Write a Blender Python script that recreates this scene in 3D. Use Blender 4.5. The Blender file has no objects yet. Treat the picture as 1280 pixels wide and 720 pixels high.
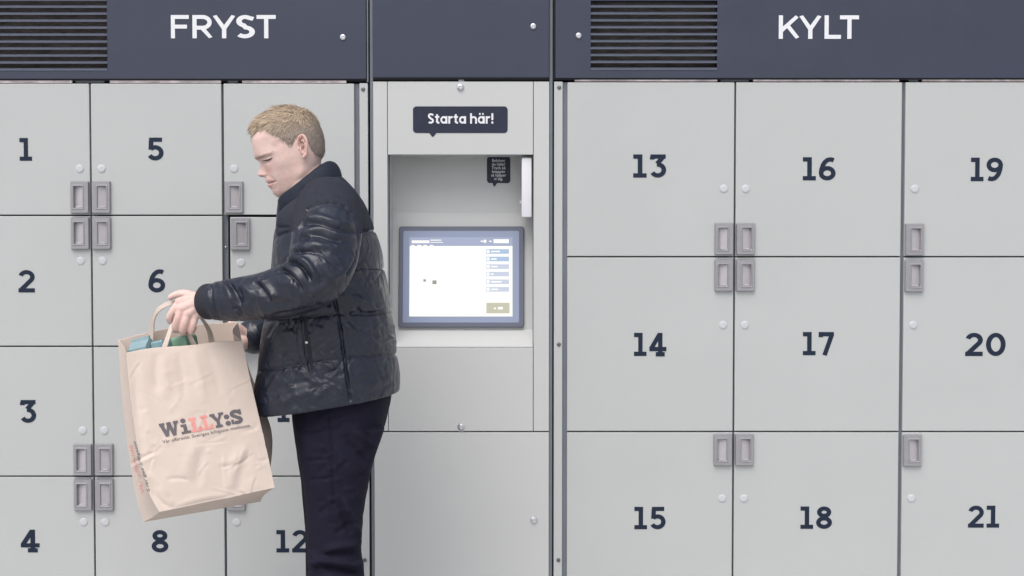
import bpy, bmesh, math, random
import numpy as np
from mathutils import Vector, Matrix
from mathutils.bvhtree import BVHTree

random.seed(7)
rng = np.random.default_rng(7)
scene = bpy.context.scene
COL = scene.collection
R = math.radians

# ------------------------------------------------------------------ camera
CAM_D, CAM_H, PITCH = 4.38, 1.46, R(2.12)
cam_data = bpy.data.cameras.new('camera')
cam_data.lens = 50.0
cam_data.sensor_width = 36.0
cam_data.clip_end = 500.0
cam = bpy.data.objects.new('camera', cam_data)
COL.objects.link(cam)
cam.location = (0, -CAM_D, CAM_H)
cam.rotation_euler = (R(90) - PITCH, 0, 0)
scene.camera = cam
FPX = 1280 * 50.0 / 36.0

# ------------------------------------------------------------------ sky, sun, exposure (bright overcast day)
SUN_EL, SUN_ROT = R(56), R(200)
world = bpy.data.worlds.new('World')
scene.world = world
world.use_nodes = True
wn, wl = world.node_tree.nodes, world.node_tree.links
sky = wn.new('ShaderNodeTexSky')
sky.sky_type = 'NISHITA'
sky.sun_disc = False
sky.sun_elevation = SUN_EL
sky.sun_rotation = SUN_ROT
sky.air_density = 1.0
sky.dust_density = 4.0
sky.ozone_density = 1.0
hs = wn.new('ShaderNodeHueSaturation')
hs.inputs['Saturation'].default_value = 0.46
wl.new(sky.outputs['Color'], hs.inputs['Color'])
wl.new(hs.outputs['Color'], wn['Background'].inputs['Color'])
wn['Background'].inputs['Strength'].default_value = 0.15

sun_data = bpy.data.lights.new('sun', 'SUN')
sun_data.energy = 1.2
sun_data.angle = R(50)
sun_data.color = (1.0, 0.97, 0.94)
sun = bpy.data.objects.new('sun', sun_data)
COL.objects.link(sun)
sd = Vector((math.sin(R(200)) * math.cos(SUN_EL), math.cos(R(200)) * math.cos(SUN_EL), math.sin(SUN_EL)))
sun.rotation_euler = sd.to_track_quat('Z', 'Y').to_euler()

vs = scene.view_settings
vs.view_transform = 'Standard'
vs.look = 'None'
vs.gamma = 1.0
vs.use_curve_mapping = False
vs.exposure = 0.3
try:
    scene.cycles.use_denoising = True
    scene.cycles.max_bounces = 8
except Exception:
    pass

# ------------------------------------------------------------------ measuring helpers
CP, SP = math.cos(PITCH), math.sin(PITCH)

def W(px, py, Y=0.0):
    """point of the vertical plane y=Y that the photograph shows at pixel (px, py)"""
    a, b = (px - 640) / FPX, (360 - py) / FPX
    d = (a, CP + b * SP, b * CP - SP)
    t = (Y + CAM_D) / d[1]
    return Vector((d[0] * t, Y, CAM_H + d[2] * t))

def X0(px, Y=0.0):
    return W(px, 360, Y).x

def Z0(py, Y=0.0):
    return W(640, py, Y).z

def proj(co):
    co = np.asarray(co)
    dx, dy, dz = co[:, 0], co[:, 1] + CAM_D, co[:, 2] - CAM_H
    dep = dy * CP - dz * SP
    up = dy * SP + dz * CP
    return np.stack([640 + FPX * dx / dep, 360 - FPX * up / dep], 1)

# ------------------------------------------------------------------ object helpers
def tag(o, label=None, cat=None, group=None, kind=None):
    if label: o['label'] = label
    if cat: o['category'] = cat
    if group: o['group'] = group
    if kind: o['kind'] = kind
    return o

def empty(name, loc):
    o = bpy.data.objects.new(name, None)
    o.empty_display_size = 0.1
    o.location = loc
    COL.objects.link(o)
    bpy.context.view_layer.update()
    return o

def obj(name, me, mats, parent=None, smooth=False, loc=None):
    o = bpy.data.objects.new(name, me)
    COL.objects.link(o)
    if not isinstance(mats, (list, tuple)): mats = [mats]
    if len(me.materials) == 0:
        for m in mats: me.materials.append(m)
    if smooth:
        me.polygons.foreach_set('use_smooth', [True] * len(me.polygons))
    if loc is not None: o.location = loc
    if parent is not None:
        o.parent = parent
        o.matrix_parent_inverse = Matrix.Translation(-Vector(parent.location))
    return o

class MB:
    def __init__(s): s.v, s.f, s.m = [], [], []
    def add(s, vs_, fs, mi=0):
        b = len(s.v)
        s.v += [tuple(v) for v in vs_]
        s.f += [tuple(i + b for i in f) for f in fs]
        s.m += [mi] * len(fs)
        return s
    def box(s, x0, x1, y0, y1, z0, z1, mi=0):
        vs_ = [(x, y, z) for x in (x0, x1) for y in (y0, y1) for z in (z0, z1)]
        return s.add(vs_, [(0, 1, 3, 2), (4, 6, 7, 5), (0, 4, 5, 1), (2, 3, 7, 6), (0, 2, 6, 4), (1, 5, 7, 3)], mi)
    def bbox(s, x0, x1, y0, y1, z0, z1, b=0.002, mi=0, segs=2):
        bm = bmesh.new()
        bmesh.ops.create_cube(bm, size=1)
        for v in bm.verts:
            v.co = Vector(((x0 + x1) / 2 + v.co.x * (x1 - x0), (y0 + y1) / 2 + v.co.y * (y1 - y0), (z0 + z1) / 2 + v.co.z * (z1 - z0)))
        bmesh.ops.bevel(bm, geom=bm.edges[:], offset=b, segments=segs, affect='EDGES', profile=0.6)
        bm.verts.index_update()
        s.add([v.co[:] for v in bm.verts], [[v.index for v in f.verts] for f in bm.faces], mi)
        bm.free()
        return s
    def rings(s, rings, mi=0, cap0=False, cap1=False):
        n = len(rings[0])
        vs_ = [p for r in rings for p in r]
        fs = []
        for i in range(len(rings) - 1):
            for k in range(n):
                k2 = (k + 1) % n
                fs.append((i * n + k, i * n + k2, (i + 1) * n + k2, (i + 1) * n + k))
        if cap0: fs.append(tuple(range(n))[::-1])
        if cap1: fs.append(tuple(range((len(rings) - 1) * n, len(rings) * n)))
        return s.add(vs_, fs, mi)
    def lathe(s, prof, center, axis='y', n=20, mi=0):
        """prof: (radius, offset along -y); a button or bolt that faces the viewer"""
        rs = []
        for r, o in prof:
            rs.append([(center[0] + r * math.cos(2 * math.pi * k / n), center[1] - o, center[2] + r * math.sin(2 * math.pi * k / n)) for k in range(n)])
        return s.rings(rs, mi, cap1=True)
    def tube(s, pts, rad, n=12, mi=0, cap=True):
        pts = [Vector(p) for p in pts]
        if not isinstance(rad, (list, tuple)): rad = [rad] * len(pts)
        rs, up = [], None
        for i, p in enumerate(pts):
            t = (pts[min(i + 1, len(pts) - 1)] - pts[max(i - 1, 0)]).normalized()
            if up is None:
                up = t.orthogonal().normalized()
            up = (up - t * up.dot(t)).normalized()
            w = t.cross(up)
            rs.append([p + (up * math.cos(2 * math.pi * k / n) + w * math.sin(2 * math.pi * k / n)) * rad[i] for k in range(n)])
        return s.rings(rs, mi, cap0=cap, cap1=cap)
    def capsule(s, pts, rad, n=14, mi=0):
        """tube with round ends"""
        pts = [Vector(p) for p in pts]
        rad = list(rad)
        a, b = (pts[0] - pts[1]).normalized(), (pts[-1] - pts[-2]).normalized()
        P, Q = [], []
        for k in (0.0, 0.3, 0.6, 0.85):
            q = max(math.sqrt(1 - (1 - k) ** 2), 0.08)
            P.append(pts[0] + a * rad[0] * (1 - k)); Q.append(rad[0] * q)
        P += pts; Q += rad
        for k in (0.85, 0.6, 0.3, 0.0):
            q = max(math.sqrt(1 - (1 - k) ** 2), 0.08)
            P.append(pts[-1] + b * rad[-1] * (1 - k)); Q.append(rad[-1] * q)
        return s.tube(P, Q, n, mi)
    def mesh(s, name):
        me = bpy.data.meshes.new(name)
        me.from_pydata(s.v, [], s.f)
        me.polygons.foreach_set('material_index', s.m)
        me.update()
        bm = bmesh.new(); bm.from_mesh(me)
        bmesh.ops.recalc_face_normals(bm, faces=bm.faces[:])
        bm.to_mesh(me); bm.free()
        return me
    def build(s, name, mats, parent=None, smooth=False):
        return obj(name, s.mesh(name), mats, parent, smooth)

def autosmooth(o, ang=35):
    me = o.data
    me.polygons.foreach_set('use_smooth', [True] * len(me.polygons))
    try:
        me.set_sharp_from_angle(angle=R(ang))
    except Exception:
        pass
    return o

# ------------------------------------------------------------------ materials
def mat(name, col, rough=0.5, metal=0.0, var=0.0, vscale=3.0, bump=0.0, bscale=200.0, spec=0.5, emit=0.0, sheen=0.0, coat=0.0, attr=None, sss=0.0, rvar=0.0, stretch=None):
    m = bpy.data.materials.new(name)
    m.use_nodes = True
    nt = m.node_tree; N = nt.nodes; L = nt.links
    p = N['Principled BSDF']
    p.inputs['Base Color'].default_value = (*col, 1)
    p.inputs['Roughness'].default_value = rough
    p.inputs['Metallic'].default_value = metal
    p.inputs['Specular IOR Level'].default_value = spec
    if sheen: p.inputs['Sheen Weight'].default_value = sheen
    if coat: p.inputs['Coat Weight'].default_value = coat
    if sss:
        p.inputs['Subsurface Weight'].default_value = sss
        p.inputs['Subsurface Radius'].default_value = (1.0, 0.35, 0.2)
        p.inputs['Subsurface Scale'].default_value = 0.006
    if emit:
        p.inputs['Emission Color'].default_value = (*col, 1)
        p.inputs['Emission Strength'].default_value = emit
        p.inputs['Base Color'].default_value = (col[0] * .25, col[1] * .25, col[2] * .25, 1)
    tc = N.new('ShaderNodeTexCoord')
    src = tc.outputs['Object']
    if stretch:
        mp = N.new('ShaderNodeMapping'); mp.inputs['Scale'].default_value = stretch
        L.new(src, mp.inputs['Vector']); src = mp.outputs['Vector']
    base = None
    if attr:
        a = N.new('ShaderNodeVertexColor'); a.layer_name = attr
        base = a.outputs['Color']
        L.new(base, p.inputs['Base Color'])
    if var:
        n = N.new('ShaderNodeTexNoise'); n.inputs['Scale'].default_value = vscale; n.inputs['Detail'].default_value = 6
        n.inputs['Roughness'].default_value = 0.65
        L.new(src, n.inputs['Vector'])
        mr = N.new('ShaderNodeMapRange'); mr.inputs[1].default_value = 0.25; mr.inputs[2].default_value = 0.75
        mr.inputs[3].default_value = 1 - var; mr.inputs[4].default_value = 1 + var
        L.new(n.outputs['Fac'], mr.inputs[0])
        mx = N.new('ShaderNodeMix'); mx.data_type = 'RGBA'; mx.blend_type = 'MULTIPLY'; mx.inputs[0].default_value = 1
        if base: L.new(base, mx.inputs[6])
        else: mx.inputs[6].default_value = (*col, 1)
        L.new(mr.outputs[0], mx.inputs[7])
        L.new(mx.outputs[2], p.inputs['Base Color'])
        if rvar:
            m2 = N.new('ShaderNodeMapRange'); m2.inputs[1].default_value = 0.3; m2.inputs[2].default_value = 0.7
            m2.inputs[3].default_value = rough - rvar; m2.inputs[4].default_value = rough + rvar
            L.new(n.outputs['Fac'], m2.inputs[0]); L.new(m2.outputs[0], p.inputs['Roughness'])
    if bump:
        n2 = N.new('ShaderNodeTexNoise'); n2.inputs['Scale'].default_value = bscale; n2.inputs['Detail'].default_value = 3
        L.new(src, n2.inputs['Vector'])
        b = N.new('ShaderNodeBump'); b.inputs['Strength'].default_value = bump; b.inputs['Distance'].default_value = 0.002
        L.new(n2.outputs['Fac'], b.inputs['Height']); L.new(b.outputs['Normal'], p.inputs['Normal'])
    return m

M = {}
M['paint'] = mat('grey_door_paint', (0.432, 0.444, 0.443), 0.42, var=0.026, vscale=2.2, bump=0.05, bscale=420, rvar=0.05)
M['kiosk'] = mat('grey_kiosk_paint', (0.482, 0.490, 0.488), 0.42, var=0.02, vscale=2.6, bump=0.05, bscale=420, rvar=0.05)
M['frame'] = mat('frame_grey_paint', (0.135, 0.152, 0.178), 0.5, var=0.12, vscale=9)
M['black'] = mat('black_gap', (0.012, 0.013, 0.018), 0.8)
M['navy'] = mat('navy_header_paint', (0.027, 0.034, 0.061), 0.52, var=0.12, vscale=4.5, bump=0.06, bscale=380, rvar=0.08)
M['slat'] = mat('navy_slat_paint', (0.075, 0.086, 0.122), 0.45, var=0.1, vscale=30)
M['duct'] = mat('duct_dark', (0.115, 0.098, 0.095), 0.8, var=0.6, vscale=22, stretch=(1, 1, 4))
M['white_print'] = mat('white_vinyl', (0.68, 0.69, 0.72), 0.5)
M['navy_print'] = mat('navy_vinyl', (0.010, 0.018, 0.038), 0.6, var=0.08, vscale=40, spec=0.25)
M['handle'] = mat('handle_zinc', (0.318, 0.314, 0.334), 0.33, metal=0.35, var=0.06, vscale=60, bump=0.08, bscale=900)
M['handle_floor'] = mat('handle_recess', (0.44, 0.42, 0.44), 0.33, metal=0.2, var=0.05, vscale=60)  # paler and pinkish: a reflection in the recess put into the colour
M['plug'] = mat('white_plastic_plug', (0.485, 0.495, 0.525), 0.5)
M['steel'] = mat('bright_steel', (0.62, 0.62, 0.65), 0.28, metal=0.9)
M['dark_screw'] = mat('screw_steel', (0.16, 0.17, 0.18), 0.35, metal=0.8)
M['foam'] = mat('foam_insulation', (0.66, 0.58, 0.59), 0.9, var=0.28, vscale=40, bump=0.6, bscale=120)
M['sign'] = mat('black_sign_vinyl', (0.020, 0.024, 0.045), 0.45, var=0.15, vscale=25, spec=0.3)
M['reader'] = mat('white_reader_plastic', (0.66, 0.655, 0.70), 0.35)
M['bezel'] = mat('screen_bezel_outer', (0.11, 0.118, 0.165), 0.4, var=0.06, vscale=30)
M['bezel_in'] = mat('screen_bezel_inner', (0.25, 0.295, 0.41), 0.25)  # light falling on the inner bezel put into its bright blue colour
M['disp'] = mat('display_white', (.83, .835, .77), .22, emit=.82, spec=.4)
M['ui_bar'] = mat('display_bar', (.30, .335, .46), .22, emit=.8, spec=.4)
M['ui_blue'] = mat('display_blue', (.33, .43, .58), .22, emit=.8, spec=.4)
M['ui_grey'] = mat('display_grey', (.46, .50, .60), .22, emit=.8, spec=.4)
M['ui_beige'] = mat('display_beige', (.45, .43, .34), .22, emit=.8, spec=.4)
M['ui_dark'] = mat('display_dark', (.25, .25, .26), .22, emit=.8, spec=.4)
M['ground'] = mat('pale_paving', (0.46, 0.46, 0.455), 0.85, var=0.2, vscale=1.5, bump=0.5, bscale=60)

# ------------------------------------------------------------------ ground
g = MB(); g.add([(-150, -150, 0), (150, -150, 0), (150, 150, 0), (-150, 150, 0)], [(0, 1, 2, 3)])
tag(g.build('ground', M['ground']), kind='structure')

# ------------------------------------------------------------------ lettering from strokes
def arc(cx, cy, rx, ry, a0, a1, n=18):
    return [(cx + rx * math.cos(R(a0 + (a1 - a0) * k / n)), cy + ry * math.sin(R(a0 + (a1 - a0) * k / n))) for k in range(n + 1)]

def ribbon(pts, t, closed=False):
    """flat ribbon of width t along a centre line: left and right outlines"""
    n = len(pts)
    Lf, Rt = [], []
    for i in range(n):
        if closed:
            a, b = pts[(i - 1) % n], pts[(i + 1) % n]
        else:
            a, b = pts[max(i - 1, 0)], pts[min(i + 1, n - 1)]
        if 0 < i < n - 1 or closed:
            d1 = Vector(pts[i]) - Vector(pts[(i - 1) % n]); d2 = Vector(pts[(i + 1) % n]) - Vector(pts[i])
            d1.normalize(); d2.normalize()
            d = (d1 + d2).normalized()
            k = 1 / max(0.5, d.dot(d1))
        else:
            d = (Vector(b) - Vector(a)).normalized(); k = 1
        nx, ny = -d.y * t / 2 * k, d.x * t / 2 * k
        Lf.append((pts[i][0] + nx, pts[i][1] + ny)); Rt.append((pts[i][0] - nx, pts[i][1] - ny))
    return Lf, Rt

def digits(t):
    h = t / 2
    six = [(.60, .865), (.52, .90), (.43, .905), (.33, .87), (.235, .78), (.165, .66), (.115, .50), (h, .36), (h, .30)]
    G = {
     '1': (.53, [[(0, h), (.53, h)], [(.27, h), (.27, 1)], [(0, 1 - h), (.27, 1 - h)]]),
     '2': (.66, [arc(.33, .69, .33 - h, .31 - h, 165, -38) + [(.12, h + .04)], [(0, h), (.66, h)]]),
     '3': (.66, [[(.03, 1 - h), (.63, 1 - h)], [(.56, .93), (.29, .60)], arc(.32, .33, .33 - h, .33 - h, 100, -152), [(.03 + h * .75, 1 - h), (.03 + h * .75, .78)]]),
     '4': (.72, [[(.46, h), (.46, 1)], [(0, .30), (.72, .30)], [(.44, .96), (.07, .31)], [(.27, h * .85), (.65, h * .85)]]),
     '5': (.66, [[(.08, 1 - h), (.60, 1 - h)], [(.165, 1 - h), (.145, .47)], arc(.32, .335, .34 - h, .335 - h, 137, -152)]),
     '6': (.68, [arc(.34, .31, .34 - h, .31 - h, 0, 360, 28)[:-1] + ['c'], six]),
     '7': (.64, [[(0, 1 - h), (.63, 1 - h)], [(.56, .93), (.25, 0)], [(h, 1 - h), (h, .78)]]),
     '8': (.66, [arc(.33, .28, .33 - h, .28 - h, 0, 360, 28)[:-1] + ['c'], arc(.33, .745, .295 - h, .255 - h, 0, 360, 28)[:-1] + ['c']]),
     '0': (.74, [arc(.37, .5, .37 - h, .5 - h, 0, 360, 32)[:-1] + ['c']]),
    }
    G['9'] = (.68, [[(.68 - p[0], 1 - p[1]) if p != 'c' else p for p in s_] for s_ in G['6'][1]])
    return G

def capitals(t):
    h = t / 2
    return {
     'F': (.66, [[(h, 0), (h, 1)], [(h, 1 - h), (.76, 1 - h)], [(h, .50), (.68, .50)]]),
     'R': (.72, [[(h, 0), (h, 1)], [(h, 1 - h)] + arc(.40, .685, .36 - h, .315 - h, 90, -90, 14) + [(h, .37 + h)], [(.40, .42), (.72, 0)]]),
     'Y': (.80, [[(.07, 1), (.43, .42)], [(.79, 1), (.43, .42)], [(.43, .46), (.43, 0)]]),
     'S': (.64, [[(.585, .83)] + arc(.33, .735, .27 - h, .265 - h, 52, 255, 16)[0:] + arc(.32, .275, .31 - h, .275 - h, 82, -142, 18)]),
     'T': (.76, [[(0, 1 - h), (.76, 1 - h)], [(.38, 1 - h), (.38, 0)]]),
     'K': (.80, [[(h, 0), (h, 1)], [(h, .33), (.74, .97)], [(.34, .58), (.76, .02)]]),
     'L': (.66, [[(h, 0), (h, 1)], [(h, h), (.66, h)]]),
    }

def glyph_mesh(mb, glyph, fn, t, lift=0.00015, base=0.0, mi=0, sub=1):
    """fn maps glyph coordinates (a, b) and a lift to a world point"""
    for q, s_ in enumerate(glyph):
        closed = s_[-1] == 'c'
        pts = s_[:-1] if closed else s_
        if sub > 1 and not closed:
            pp = []
            for i in range(len(pts) - 1):
                for k in range(sub):
                    f = k / sub
                    pp.append((pts[i][0] * (1 - f) + pts[i + 1][0] * f, pts[i][1] * (1 - f) + pts[i + 1][1] * f))
            pts = pp + [pts[-1]]
        Lf, Rt = ribbon(pts, t, closed)
        l = base + lift * (q + 1)
        n = len(pts)
        vs_ = [fn(a, b, l) for a, b in Lf] + [fn(a, b, l) for a, b in Rt]
        fs = [(i, i + 1, n + i + 1, n + i) for i in range(n - 1)]
        if closed: fs.append((n - 1, 0, n, 2 * n - 1))
        mb.add(vs_, fs, mi)

TD = .185
DG = digits(TD)
def number_mesh(name, text, px0, px1, pyt, pyb, Y, parent, M_=None, frame=None):
    """slab numerals laid on a door; frame maps (x, z, lift) for a door that stands ajar"""
    x0, x1, z0, z1 = X0(px0), X0(px1), Z0(pyb), Z0(pyt)
    # the pixel columns are read at the height of the numeral
    k = W(px0, (pyt + pyb) / 2).x; x1 = W(px1, (pyt + pyb) / 2).x; x0 = k
    gap = .12
    tot = sum(DG[c][0] for c in text) + gap * (len(text) - 1)
    H = z1 - z0
    sx = (x1 - x0) / tot
    mb = MB(); cur = 0
    for c in text:
        w, gl = DG[c]
        def fn(a, b, l, cur=cur):
            return (x0 + (cur + a) * sx, Y - l, z0 + b * H)
        glyph_mesh(mb, gl, fn, TD, base=.0006)
        cur += w + gap
    return mb

# small print from the built-in letter shapes
def text_mesh(body, size=1.0, offset=0.0, align='CENTER', spacing=1.0, line=1.0):
    cu = bpy.data.curves.new('print', 'FONT')
    cu.body = body; cu.size = size; cu.align_x = align; cu.align_y = 'CENTER'
    cu.offset = offset; cu.space_character = spacing; cu.space_line = line
    cu.resolution_u = 3
    to = bpy.data.objects.new('print', cu)
    COL.objects.link(to)
    bpy.context.view_layer.update()
    dg = bpy.context.evaluated_depsgraph_get()
    me = bpy.data.meshes.new_from_object(to.evaluated_get(dg))
    vs_ = [tuple(v.co) for v in me.vertices]; fs = [tuple(p.vertices) for p in me.polygons]
    bpy.data.objects.remove(to); bpy.data.curves.remove(cu); bpy.data.meshes.remove(me)
    return vs_, fs

def flat_text(mb, body, px, py, px_w, px_h, Y, lift, mi=0, offset=0.0, line=1.0, spacing=1.0):
    """print centred at a pixel of plane y=Y, fitted to a width and height"""
    vs_, fs = text_mesh(body, 1.0, offset, line=line, spacing=spacing)
    a = np.array(vs_)
    mn, mx = a.min(0), a.max(0)
    c = W(px, py, Y)
    s = (CAM_D + Y) / FPX
    out = [(c.x + ((v[0] - mn[0]) / (mx[0] - mn[0]) - .5) * px_w * s, Y - lift, c.z + ((v[1] - mn[1]) / (mx[1] - mn[1]) - .5) * px_h * s) for v in vs_]
    mb.add(out, fs, mi)

# ------------------------------------------------------------------ locker parts
def handle_mesh(side):
    """recessed pull; side=+1: the door's free edge lies to its right"""
    mb = MB()
    def rr(w, h, y, ox=0, r=.003):
        pts = []
        for cx, cz, a in ((1, 1, 0), (-1, 1, 90), (-1, -1, 180), (1, -1, 270)):
            for k in range(4):
                t_ = R(a + 30 * k)
                pts.append((ox + cx * (w / 2 - r) + r * math.cos(t_), y, cz * (h / 2 - r) + r * math.sin(t_)))
        return pts
    ox = -.0035 * side
    mb.rings([rr(.0575, .0985, .0), rr(.0575, .0985, -.0065), rr(.0535, .0945, -.0115), rr(.0375, .0765, -.0115, ox),
              rr(.0345, .0735, -.0132, ox, .002), rr(.0300, .0690, -.0132, ox, .002), rr(.0275, .0665, -.0120, ox, .002)])
    n = 16
    floor = []
    for p in rr(.0262, .0645, 0, ox, .002):
        f = (p[0] - ox) * side / .0131            # -1 far side, +1 free-edge side
        floor.append((p[0], -.0008 - .0075 * max(0, 0.25 + 0.75 * f), p[2]))
    top = rr(.0275, .0665, -.0120, ox, .002)
    mb.rings([top, floor])
    mb.add(floor, [tuple(range(n))], 1)
    # bright lip at the foot of the recess
    mb.bbox(ox - .009, ox + .009, -.0088, -.002, -.0325, -.0285, .0012, 1)
    return mb.mesh('door_handle')
H_ME = {1: handle_mesh(1), -1: handle_mesh(-1)}
for me in H_ME.values():
    me.materials.append(M['handle']); me.materials.append(M['handle_floor'])

def plug_mesh():
    mb = MB()
    mb.lathe([(.0128, 0), (.0128, .0008), (.0118, .0017), (.007, .0021)], (0, 0, 0), n=24)
    return mb.mesh('cover_plug')
PLUG_ME = plug_mesh()

def add_bolt(name, px, py, Y, r, parent, m='steel', h=.006):
    mb = MB()
    c = W(px, py, Y)
    mb.lathe([(r, 0), (r, h * .4), (r * .85, h * .8), (r * .45, h), (r * .42, h * .55), (r * .1, h * .5)], c, n=20)
    return autosmooth(mb.build(name, M[m], parent))

DOOR_T = .045
def locker_door(parent, num, x0, x1, z0, z1, nrect, hside, hpy, ppy, ajar=None):
    """x0..x1, z0..z1 metres; hside = +1 handle at the right edge; hpy = handle centre and ppy = plug centre in pixels"""
    mb = MB(); mb.bbox(x0, x1, 0.0, DOOR_T, z0, z1, .0022)
    d = mb.build('locker_door', M['paint'], parent)
    d['label'] = 'grey locker door numbered ' + str(num)
    kids = []
    hx = (x1 - .0015 - .02875) if hside > 0 else (x0 + .0015 + .02875)
    hz = Z0(hpy)
    h = obj('door_handle', H_ME[hside], [], d); h.location = (hx, 0, hz)
    pxm = (x1 - .031) if hside > 0 else (x0 + .031)
    p = obj('cover_plug', PLUG_ME, M['plug'], d, smooth=True); p.location = (pxm, 0, Z0(ppy))
    kids += [h, p]
    if nrect:
        nm = number_mesh('n', str(num), *nrect, 0.0, d)
        n_ = nm.build('door_number', M['navy_print'], d)
        kids.append(n_)
    if ajar:
        ang, px = ajar
        # swing about the hinge on the far edge
        mtx = Matrix.Translation((px, 0, 0)) @ Matrix.Rotation(ang, 4, 'Z') @ Matrix.Translation((-px, 0, 0))
        for o in [d] + kids:
            if o is h or o is p:
                o.data = o.data.copy()
                o.data.transform(Matrix.Translation(o.location)); o.location = (0, 0, 0)
            o.data.transform(mtx)
    return d

def header_panel(parent, x0, x1, z0, z1, hole=None):
    """folded sheet panel, optionally with a louvre opening; front face at y=-.006"""
    Y = -.006
    mb = MB()
    if hole is None:
        mb.bbox(x0, x1, Y, .03, z0, z1, .0025)
    else:
        hx0, hx1, hz0, hz1 = hole
        for a, b, c, d_ in ((x0, hx0, z0, z1), (hx1, x1, z0, z1), (hx0, hx1, z0, hz0), (hx0, hx1, hz1, z1)):
            mb.box(a, b, Y, .03, c, d_)
    # returned lip along the lower edge, coloured black for its shadow line
    mb.box(x0 + .001, x1 - .001, Y + .004, .03, z0 - .0045, z0 + .0005, 1)
    return mb.build('header_panel', [M['navy'], M['black']], parent)

def louvre(panel, x0, x1, ztop, pitch, n):
    zb = ztop - pitch * n
    mb = MB()
    mb.box(x0 - .01, x1 + .01, .0305, .05, zb - .01, ztop + .03)
    mb.build('louvre_back', M['duct'], panel)
    sl = MB()
    lip = .0046
    t = .0012
    # pressed blade: lip in front, sheet sloping up and back, behind the one above
    prof = [(-.0075, 0), (-.0075, lip), (.0, lip + .004), (.012, lip + .0065), (.012, lip + .0053), (.001, lip + .0026), (-.0060, lip - .0012), (-.0060, 0)]
    rs = [[(x, y, z) for y, z in prof] for x in (x0, x1)]
    sl.rings(rs, 0, True, True)
    me = sl.mesh('louvre_slat')
    for k in range(n):
        o = obj('louvre_slat', me, M['slat'], panel)
        o.location = (0, 0, ztop - pitch * (k + 1))

# ------------------------------------------------------------------ the freezer cabinet on the left (FRYST) and the chilled one on the right (KYLT)
def rows_to_z(pys, gap):
    out = []
    for a, b in zip(pys[:-1], pys[1:]):
        out.append((Z0(b) + gap / 2, Z0(a) - gap / 2))
    return out

def cabinet_carcass(parent, x0, x1, ztop, zdoor_bot, inner=(), name='cabinet_body'):
    """side walls, back, roof, plinth and the grey face frame behind the doors"""
    mb = MB()
    mb.box(x0, x1, .075, .62, .10, ztop, 0)               # insulated body behind the doors
    o = mb.build(name, M['frame'], parent)
    pl = MB(); pl.bbox(x0 + .01, x1 - .01, .02, .60, 0.0, .0995, .004)
    pl.build('plinth', M['black'], parent)
    tr = MB(); tr.bbox(x0, x1, .0, .074, .105, zdoor_bot - .006, .003)
    tr.build('toe_panel', M['paint'], parent)
    return o

def face_post(parent, x0, x1, z0, z1, y=.014, m='frame'):
    mb = MB(); mb.box(x0, x1, y, .0745, z0, z1)
    return mb.build('face_post', M[m], parent)

def foam_run(parent, px0, px1, pyt, pyb, Y=.004):
    """a ragged strip of insulation foam seen in the slot over the doors"""
    a, b = X0(px0, Y), X0(px1, Y)
    n = max(6, int((b - a) / .02))
    z0, z1 = Z0(pyb) + .0012, Z0(pyt - 2)
    mb = MB(); fr = []
    for k in range(n + 1):
        x = a + (b - a) * k / n
        dy = random.uniform(-.004, .004)
        zt = z1 - random.uniform(0, .004)
        fr.append([(x, Y + dy, z0), (x, Y + dy * .3 - .003, (z0 + z1) / 2), (x, Y + .5 * dy, zt), (x, .0115, zt), (x, .0115, z0)])
    mb.rings(fr, 0, True, True)
    return autosmooth(mb.build('insulation_foam', M['foam'], parent), 60)

ZTOP = Z0(-34)
BOT = Z0(757)

# ---- left
cl = empty('freezer_locker_cabinet', (X0(200), .3, 0))
tag(cl, 'grey freezer locker bank with doors 1 to 12 under the white word FRYST', 'locker cabinet')
cxL, cxR = X0(-57), X0(461)
cabinet_carcass(cl, cxL, cxR, ZTOP, BOT)
def header_backing(parent, x0, x1, z0, z1, hx0, hx1, hz0, hz1):
    """dark liner behind the header sheet, open where the louvre breathes"""
    mb = MB()
    for a, b, c, d_ in ((x0, hx0, z0, z1), (hx1, x1, z0, z1), (hx0, hx1, z0, hz0), (hx0, hx1, hz1, z1)):
        if b > a and d_ > c: mb.box(a, b, .0305, .074, c, d_)
    mb.build('header_backing', M['black'], parent)
    mb = MB(); mb.box(x0, x1, .012, .0300, z0, Z0(97.2))
    mb.build('lintel', M['black'], parent)
header_backing(cl, cxL, cxR, Z0(102), Z0(-34) - .002, W(-30, 40).x - .012, W(134.6, 40).x + .012, Z0(88.6) - .012, Z0(-30))
lx = [(X0(-49), X0(113.9)), (X0(116.0), X0(278.3)), (X0(281.2), X0(443.6))]
lz = rows_to_z([103.6, 269.2, 433.0, 595.4, 757], .0042)
for a, b in ((110, 120), (275, 284.5), (443.2, 450.6), (-57, -46)):
    face_post(cl, X0(a), X0(b), .105, Z0(104.5), y=.016 if a < 440 else .010)
for py in (269.2, 433, 595.4):
    mbx = MB(); mbx.box(X0(-46), X0(443.2), .024, .0740, Z0(py) - .012, Z0(py) + .012)
    mbx.build('face_rail', M['black'] , cl)
LN = {1: (24.5, 40, 172.5, 201), 2: (23, 43.5, 337.5, 365.5), 3: (25, 45.5, 500, 528.5), 4: (26, 49.5, 662, 690),
      5: (184, 204.5, 172, 200.5), 6: (185.5, 206.5, 336.5, 365.5), 7: (187, 207, 500, 528.5), 8: (189.5, 210.5, 662.5, 690.5),
      9: (349, 370, 172, 201), 10: (341, 384, 337, 366), 11: (347, 380, 499, 527.5), 12: (345.5, 385, 662.5, 690.5)}
hp = (246.6, 291.6, 574.3, 618.0)
pp = (210.8, 326.0, 538.2, 652.6)
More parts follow.
